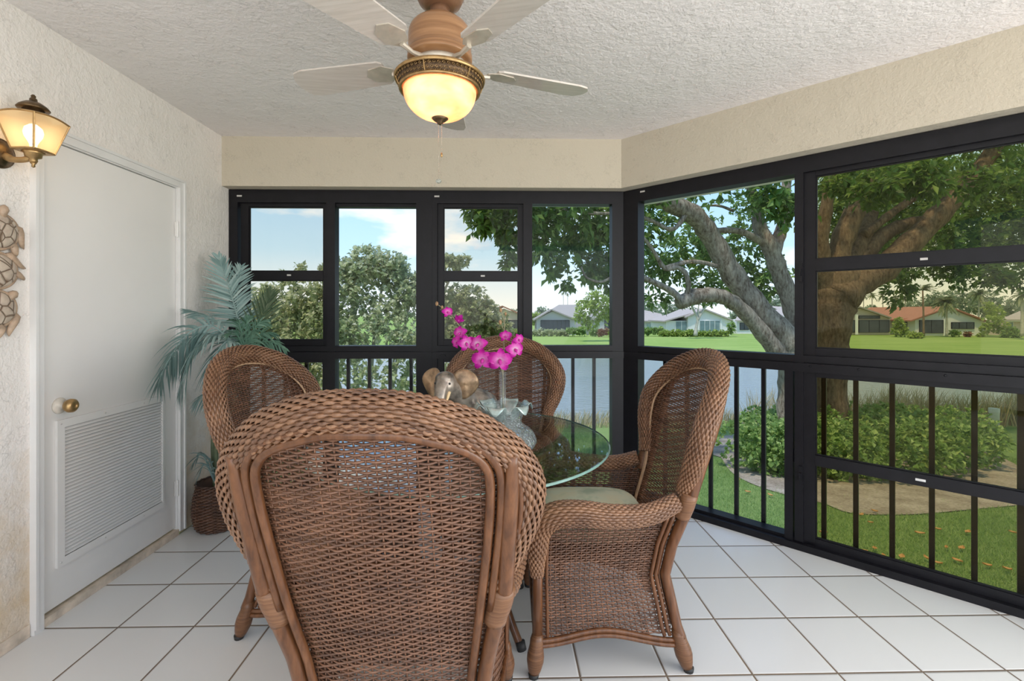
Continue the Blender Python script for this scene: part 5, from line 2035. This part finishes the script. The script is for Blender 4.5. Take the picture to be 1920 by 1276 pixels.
far_tree('lime_tree', 'lime green small tree with bare stems on the far lawn', (1105, 628, 56),
         [(1100, 575, 56, 20, 60), (1120, 560, 56, 22, 70), (1130, 590, 56, 16, 40), (1092, 595, 56, 12, 30), (1112, 605, 56, 10, 14), (1098, 610, 56, 8, 12), (1145, 570, 56, 16, 40), (1150, 592, 56, 8, 18)], M['leaf_lime'], .45, .3,
         [([(1102, 628, 56), (1100, 610, 56), (1106, 590, 56), (1112, 572, 56)], [5, 3.5, 2.5, 1.5]), ([(1101, 615, 56), (1095, 600, 56)], [3, 1.5]), ([(1106, 600, 56), (1120, 580, 56)], [2.5, 1.5])], droop=.5)
far_tree('pale_trunk_tree', 'small tree with a pale forked trunk in front of the white gabled house', (1305, 629, 62),
         [(1290, 565, 62, 16, 40), (1330, 560, 62, 16, 40), (1312, 552, 62, 14, 30)], M['leaf_far'], .4, .35,
         [([(1304, 629, 62), (1306, 612, 62), (1308, 596, 62), (1300, 580, 62), (1294, 566, 62)], [8, 5.5, 5, 4, 2.5]), ([(1308, 600, 62), (1318, 582, 62), (1328, 566, 62)], [5, 4, 2.5]), ([(1308, 592, 62), (1310, 572, 62)], [4, 2])])
for i, (lab, x, y, d, r, n, mat) in enumerate((
        ('dark round treetop behind the grey house', 1018, 582, 110, 16, 70, 'leaf_far'), ('low treetops over the grey house roof, right of the dark one', 1075, 580, 115, 15, 70, 'leaf_far'),
        ('light green treetop left of the grey house', 1004, 592, 90, 9, 40, 'leaf_lime'), ('distant treetops over the red roof by the bushy tree', 965, 584, 115, 12, 50, 'leaf_far'),
        ('grey-green tree behind the pale pink roofed wing', 1215, 578, 100, 26, 110, 'leaf_far'), ('broad grey-green tree behind the white gabled house', 1258, 572, 109, 28, 120, 'leaf_far'),
        ('treetop over the roof of the white gabled house', 1385, 585, 96, 16, 60, 'leaf_far'), ('round tree between the leaning trunks', 1448, 562, 96, 22, 100, 'leaf_far'),
        ('tree beside the brown gabled house by the thick trunk', 1592, 590, 91, 10, 50, 'leaf_lime'),
        ('dark tree behind the brown gabled house', 1635, 580, 110, 18, 80, 'leaf_far'), ('tree over the low pale roof', 1690, 572, 106, 20, 90, 'leaf_far'),
        ('tree left of the tall bent palm', 1728, 566, 113, 22, 90, 'leaf_far'), ('tree over the red roof, right of the bent palm', 1762, 558, 104, 24, 110, 'leaf_far'), ('tall tree over the peak of the red roof', 1800, 552, 113, 30, 150, 'leaf_far'),
        ('tree over the right slope of the red roof', 1845, 558, 103, 26, 120, 'leaf_far'), ('tree behind the white roof at the window edge', 1890, 568, 112, 24, 100, 'leaf_far'), ('tree at the far edge of the angled window', 1935, 566, 103, 26, 100, 'leaf_far'))):
    o = far_tree('broadleaf_tree', lab, (x, 628, d), [(x, y + 6, d, r * .9, n), (x - r * .5, y + r * .5, d, r * .7, n // 2), (x + r * .5, y + r * .45, d, r * .7, n // 2), (x, y + r, d, r * .8, n // 2)], M[mat], .55, .4,
                 [([(x, 628, d), (x, y + r * .6, d), (x, y, d)], [4, 3, 1.5])], group='trees behind the houses', per=5)


def palm_tree(label, base, top, d, head, mat, n=34, bent=0.0, trunkw=3.0, up=.25, group=None):
    t = thing('palm_tree', label, 'palm tree', at(*base, d), 0, group)
    b = MB()
    limb(b, [(*base, d), ((base[0] + top[0]) / 2 + .5, (base[1] + top[1]) / 2, d), (*top, d)], [trunkw * 1.3, trunkw, trunkw * .8], 12, 8)
    b.build('trunk', M['bark_pale'] if bent == 0 else M['bark_brown'], t, True)
    b = MB()
    c = at(*top, d)
    L0 = head * d / FPX
    for k in range(n):
        a = 2 * PI * k / n + rng.uniform(-.2, .2)
        el_ = rng.uniform(-.9, 1.3)
        dv = np.array([math.cos(a) * math.cos(el_) + bent, math.sin(a) * math.cos(el_), math.sin(el_) + up])
        dv /= np.linalg.norm(dv)
        q = np.linspace(0, 1, 7)
        L = L0 * rng.uniform(.8, 1.1)
        C = c + np.outer(q, dv) * L + np.outer(q ** 2, [bent * .4, 0, -.55]) * L
        s = np.cross(dv, [0, 0, 1.0])
        s /= np.linalg.norm(s)
        ribbon(b, C, s, L * .085 * np.array([.3, 1, 1.2, 1.1, .9, .6, .05]))
        for j in range(1, 6):                              # leaflets
            for sg in (-1, 1):
                e = C[j] + (s * sg * .8 + dv * .4 + np.array([0, 0, -.35])) * L * .30
                w = dv * L * .035
                b.add(np.array([C[j] - w, C[j] + w, e]), [np.array([[0, 1, 2]])])
    b.build('fronds', mat, t)
    return t


PG = 'palms across the lake'
for lab, base, top, d, head, n, tw in (('slim palm nearest the thick trunk', (1619, 626), (1619, 552), 88, 11, 26, 1.8), ('second palm from the thick trunk', (1635, 626), (1635, 553), 89, 12, 28, 1.8),
                                    ('third palm from the thick trunk', (1655, 626), (1655, 553), 90, 12, 28, 1.8), ('wide palm over the low pale roof', (1698, 626), (1697, 560), 88, 13, 30, 1.8), ('palm just left of the wide palm', (1680, 626), (1680, 558), 90, 12, 28, 1.8),
                                    ('shaggy palm in front of the red roofed house', (1775, 630), (1774, 566), 66, 26, 60, 3.6), ('palm over the right slope of the red roof', (1834, 628), (1836, 552), 88, 22, 38, 2.6), ('tall palm at the edge of the angled window', (1917, 630), (1916, 552), 60, 20, 36, 5),
                                    ('pair palm left of the lime green tree', (1056, 625), (1056, 549), 100, 6, 22, 1.2), ('pair palm nearest the lime green tree', (1064, 625), (1064, 552), 104, 6, 22, 1.2)):
    palm_tree(lab, base, top, d, head, M['leaf_palm'], n, 0.0, tw, group=PG)
palm_tree('tall bent palm with fronds blown to one side, before the red roof', (1732, 630), (1730, 545), 64, 28, M['leaf_palm'], 14, .8, 3.0, .9, group=PG)

for lab, cl, mat in (('pale clipped hedge under the dark screened porch', [(x, 623, 68, 5, 30) for x in range(1000, 1068, 7)], 'leaf_bush'),
                     ('dark green hedge between the pale hedge and the lime green tree', [(x, 620, 67, 6, 34) for x in range(1068, 1096, 6)], 'leaf_hedge'),
                     ('low green shrub right of the lime green tree', [(1112, 622, 67, 6, 34), (1120, 623, 67, 5, 30)], 'leaf_hedge'),
                     ('reddish shrub row by the brown doorway', [(1126, 623, 66, 5, 30), (1134, 622, 66, 6, 34), (1141, 621, 66, 5, 30)], 'leaf_red'),
                     ('yellow-green shrub beside the corner post', [(1147, 624, 65, 6, 34), (1156, 624, 65, 6, 34)], 'leaf_lime'),
                     ('dark hedge under the pale pink roofed wing', [(x, 621 - (x - 1205) * .06, 68, 5, 30) for x in range(1205, 1246, 6)], 'leaf_hedge'),
                     ('yellowish low hedge along the white gabled house', [(x, 625, 67, 4.5, 26) for x in range(1242, 1366, 6)], 'leaf_lime'),
                     ('upright shrub at the end of the yellowish hedge', [(1371, 618, 67, 6, 36), (1371, 609, 67, 5, 26)], 'leaf_hedge'),
                     ('round bright shrub beside the brown gabled house', [(1688, 612, 66, 11, 70), (1680, 620, 66, 8, 40), (1694, 622, 66, 7, 40), (1685, 602, 66, 6, 30)], 'leaf_lime'),
                     ('low yellow-green shrub left of the bent palm', [(1708, 627, 62.5, 5, 30), (1716, 628, 62.5, 5, 30), (1725, 629, 62.5, 4, 20)], 'leaf_lime'),
                     ('small shrub under the long dark window', [(1788, 624, 66, 5, 30), (1796, 625, 66, 4, 20)], 'leaf_lime'),
                     ('dark red shrub under the long dark window', [(1814, 626, 66, 4.5, 26)], 'leaf_red'),
                     ('small yellow-green shrub right of the dark red one', [(1838, 628, 66, 4, 24)], 'leaf_lime'),
                     ('large bushy shrub at the corner of the red roofed house', [(1862, 604, 66, 16, 90), (1848, 616, 66, 10, 50), (1878, 615, 66, 12, 60), (1868, 588, 68, 14, 70), (1856, 575, 69, 12, 50)], 'leaf_lime'),
                     ('green shrub before the house with the white roof', [(1895, 622, 64, 9, 50), (1905, 626, 64, 8, 40), (1886, 627, 64, 7, 40)], 'leaf_hedge'),
                     ('clipped shrub beside the red roofed house behind the bushy tree', [(952, 620, 68, 6, 34), (962, 622, 68, 6, 34)], 'leaf_hedge'),
                     ('yellow shrub near the frame beside the far chair', [(968, 624, 66, 5, 30)], 'leaf_lime')):
    far_tree('shrub', lab, (cl[0][0], 629, cl[0][2]), cl, M[mat], .32, .45, cat='shrub', group='shrubs along the far houses', per=5)

# ================================================================== sky, sun, fill lights and camera
w = bpy.data.worlds.new('World')
SC.world = w
w.use_nodes = True
nt = w.node_tree
nt.nodes.clear()


def wn(t, **k):
    n_ = nt.nodes.new('ShaderNode' + t)
    for a, v in k.items():
        setattr(n_, a, v)
    return n_


tc_ = wn('TexCoord')
sep = wn('SeparateXYZ')
nt.links.new(tc_.outputs['Generated'], sep.inputs[0])
r1 = wn('ValToRGB')
e = r1.color_ramp.elements
for _ in range(2):
    e.new(.5)
for k, (p, c) in zip(e, ((0.0, (.46, .50, .46)), (.49, (.62, .66, .66)), (.505, (.80, .86, .92)), (.5, (.8, .86, .92)))):
    k.position = p
    k.color = (*c, 1)
e[3].position, e[3].color = 1.0, (.17, .38, .78, 1)
n5 = e.new(.56)
n5.color = (.47, .69, .92, 1)
n6 = e.new(.66)
n6.color = (.29, .53, .89, 1)
mr = wn('MapRange')
mr.inputs['From Min'].default_value = -1
mr.inputs['From Max'].default_value = 1
nt.links.new(sep.outputs['Z'], mr.inputs['Value'])
nt.links.new(mr.outputs[0], r1.inputs['Fac'])
mp = wn('Mapping')
mp.inputs['Scale'].default_value = (1.6, 1.6, 5.0)
mp.inputs['Location'].default_value = (.35, .2, .1)
nt.links.new(tc_.outputs['Generated'], mp.inputs['Vector'])
nz = wn('TexNoise')
nz.inputs['Scale'].default_value = 2.6
nz.inputs['Detail'].default_value = 6
nz.inputs['Roughness'].default_value = .52
nt.links.new(mp.outputs[0], nz.inputs['Vector'])
r2 = wn('ValToRGB')
r2.color_ramp.elements[0].position = .555
r2.color_ramp.elements[0].color = (0, 0, 0, 1)
r2.color_ramp.elements[1].position = .70
r2.color_ramp.elements[1].color = (1, 1, 1, 1)
nt.links.new(nz.outputs['Fac'], r2.inputs['Fac'])
mx = wn('Mix', data_type='RGBA')
nt.links.new(r2.outputs[0], mx.inputs[0])
nt.links.new(r1.outputs[0], mx.inputs[6])
mx.inputs[7].default_value = (.93, .92, .93, 1)
bg = wn('Background')
bg.inputs['Strength'].default_value = 1.0
nt.links.new(mx.outputs[2], bg.inputs['Color'])
ow = wn('OutputWorld')
nt.links.new(bg.outputs[0], ow.inputs[0])

sd_ = bpy.data.lights.new('sun', 'SUN')
sd_.energy = 2.2
sd_.angle = math.radians(3)
sd_.color = (1.0, .95, .86)
so = bpy.data.objects.new('sun', sd_)
COL.objects.link(so)
so.rotation_euler = Vector((.30, .30, -.90)).to_track_quat('-Z', 'Y').to_euler()

def fill_light(name, loc, target, sx, sy, watts, color=(1, .965, .92)):
    d = bpy.data.lights.new(name, 'AREA')
    d.shape = 'RECTANGLE'
    d.size, d.size_y = sx, sy
    d.energy = watts
    d.color = color
    o = bpy.data.objects.new(name, d)
    COL.objects.link(o)
    o.location = loc
    o.rotation_euler = (Vector(target) - Vector(loc)).to_track_quat('-Z', 'Y').to_euler()
    return o


# added fill lights, unseen, brighten the room from the right and behind the camera
fill_light('side_fill', (3.3, -.1, 1.25), (-1.8, .9, 1.25), 2.6, 2.2, SIDE_W)
fill_light('rear_fill', (.7, -1.65, 1.25), (.5, 2.0, 1.25), 4.6, 2.2, REAR_W)

cam = bpy.data.cameras.new('camera')
cam.sensor_fit = 'HORIZONTAL'
cam.sensor_width = 36
cam.lens = FPX / 1920 * 36
cam.shift_y = -(638 - CY) / 1920
cam.clip_start = .05
cam.clip_end = 1500
co = bpy.data.objects.new('camera', cam)
COL.objects.link(co)
co.location = (0, 0, EYE)
co.rotation_euler = (PI / 2, 0, -YAW)
SC.camera = co
SC.view_settings.view_transform = 'Standard'
SC.view_settings.look = 'None'
SC.view_settings.gamma = 1
SC.view_settings.exposure = EXPOSURE
SC.view_settings.use_curve_mapping = False
SC.cycles.transparent_max_bounces = 24
SC.cycles.max_bounces = 12
SC.cycles.diffuse_bounces = 6
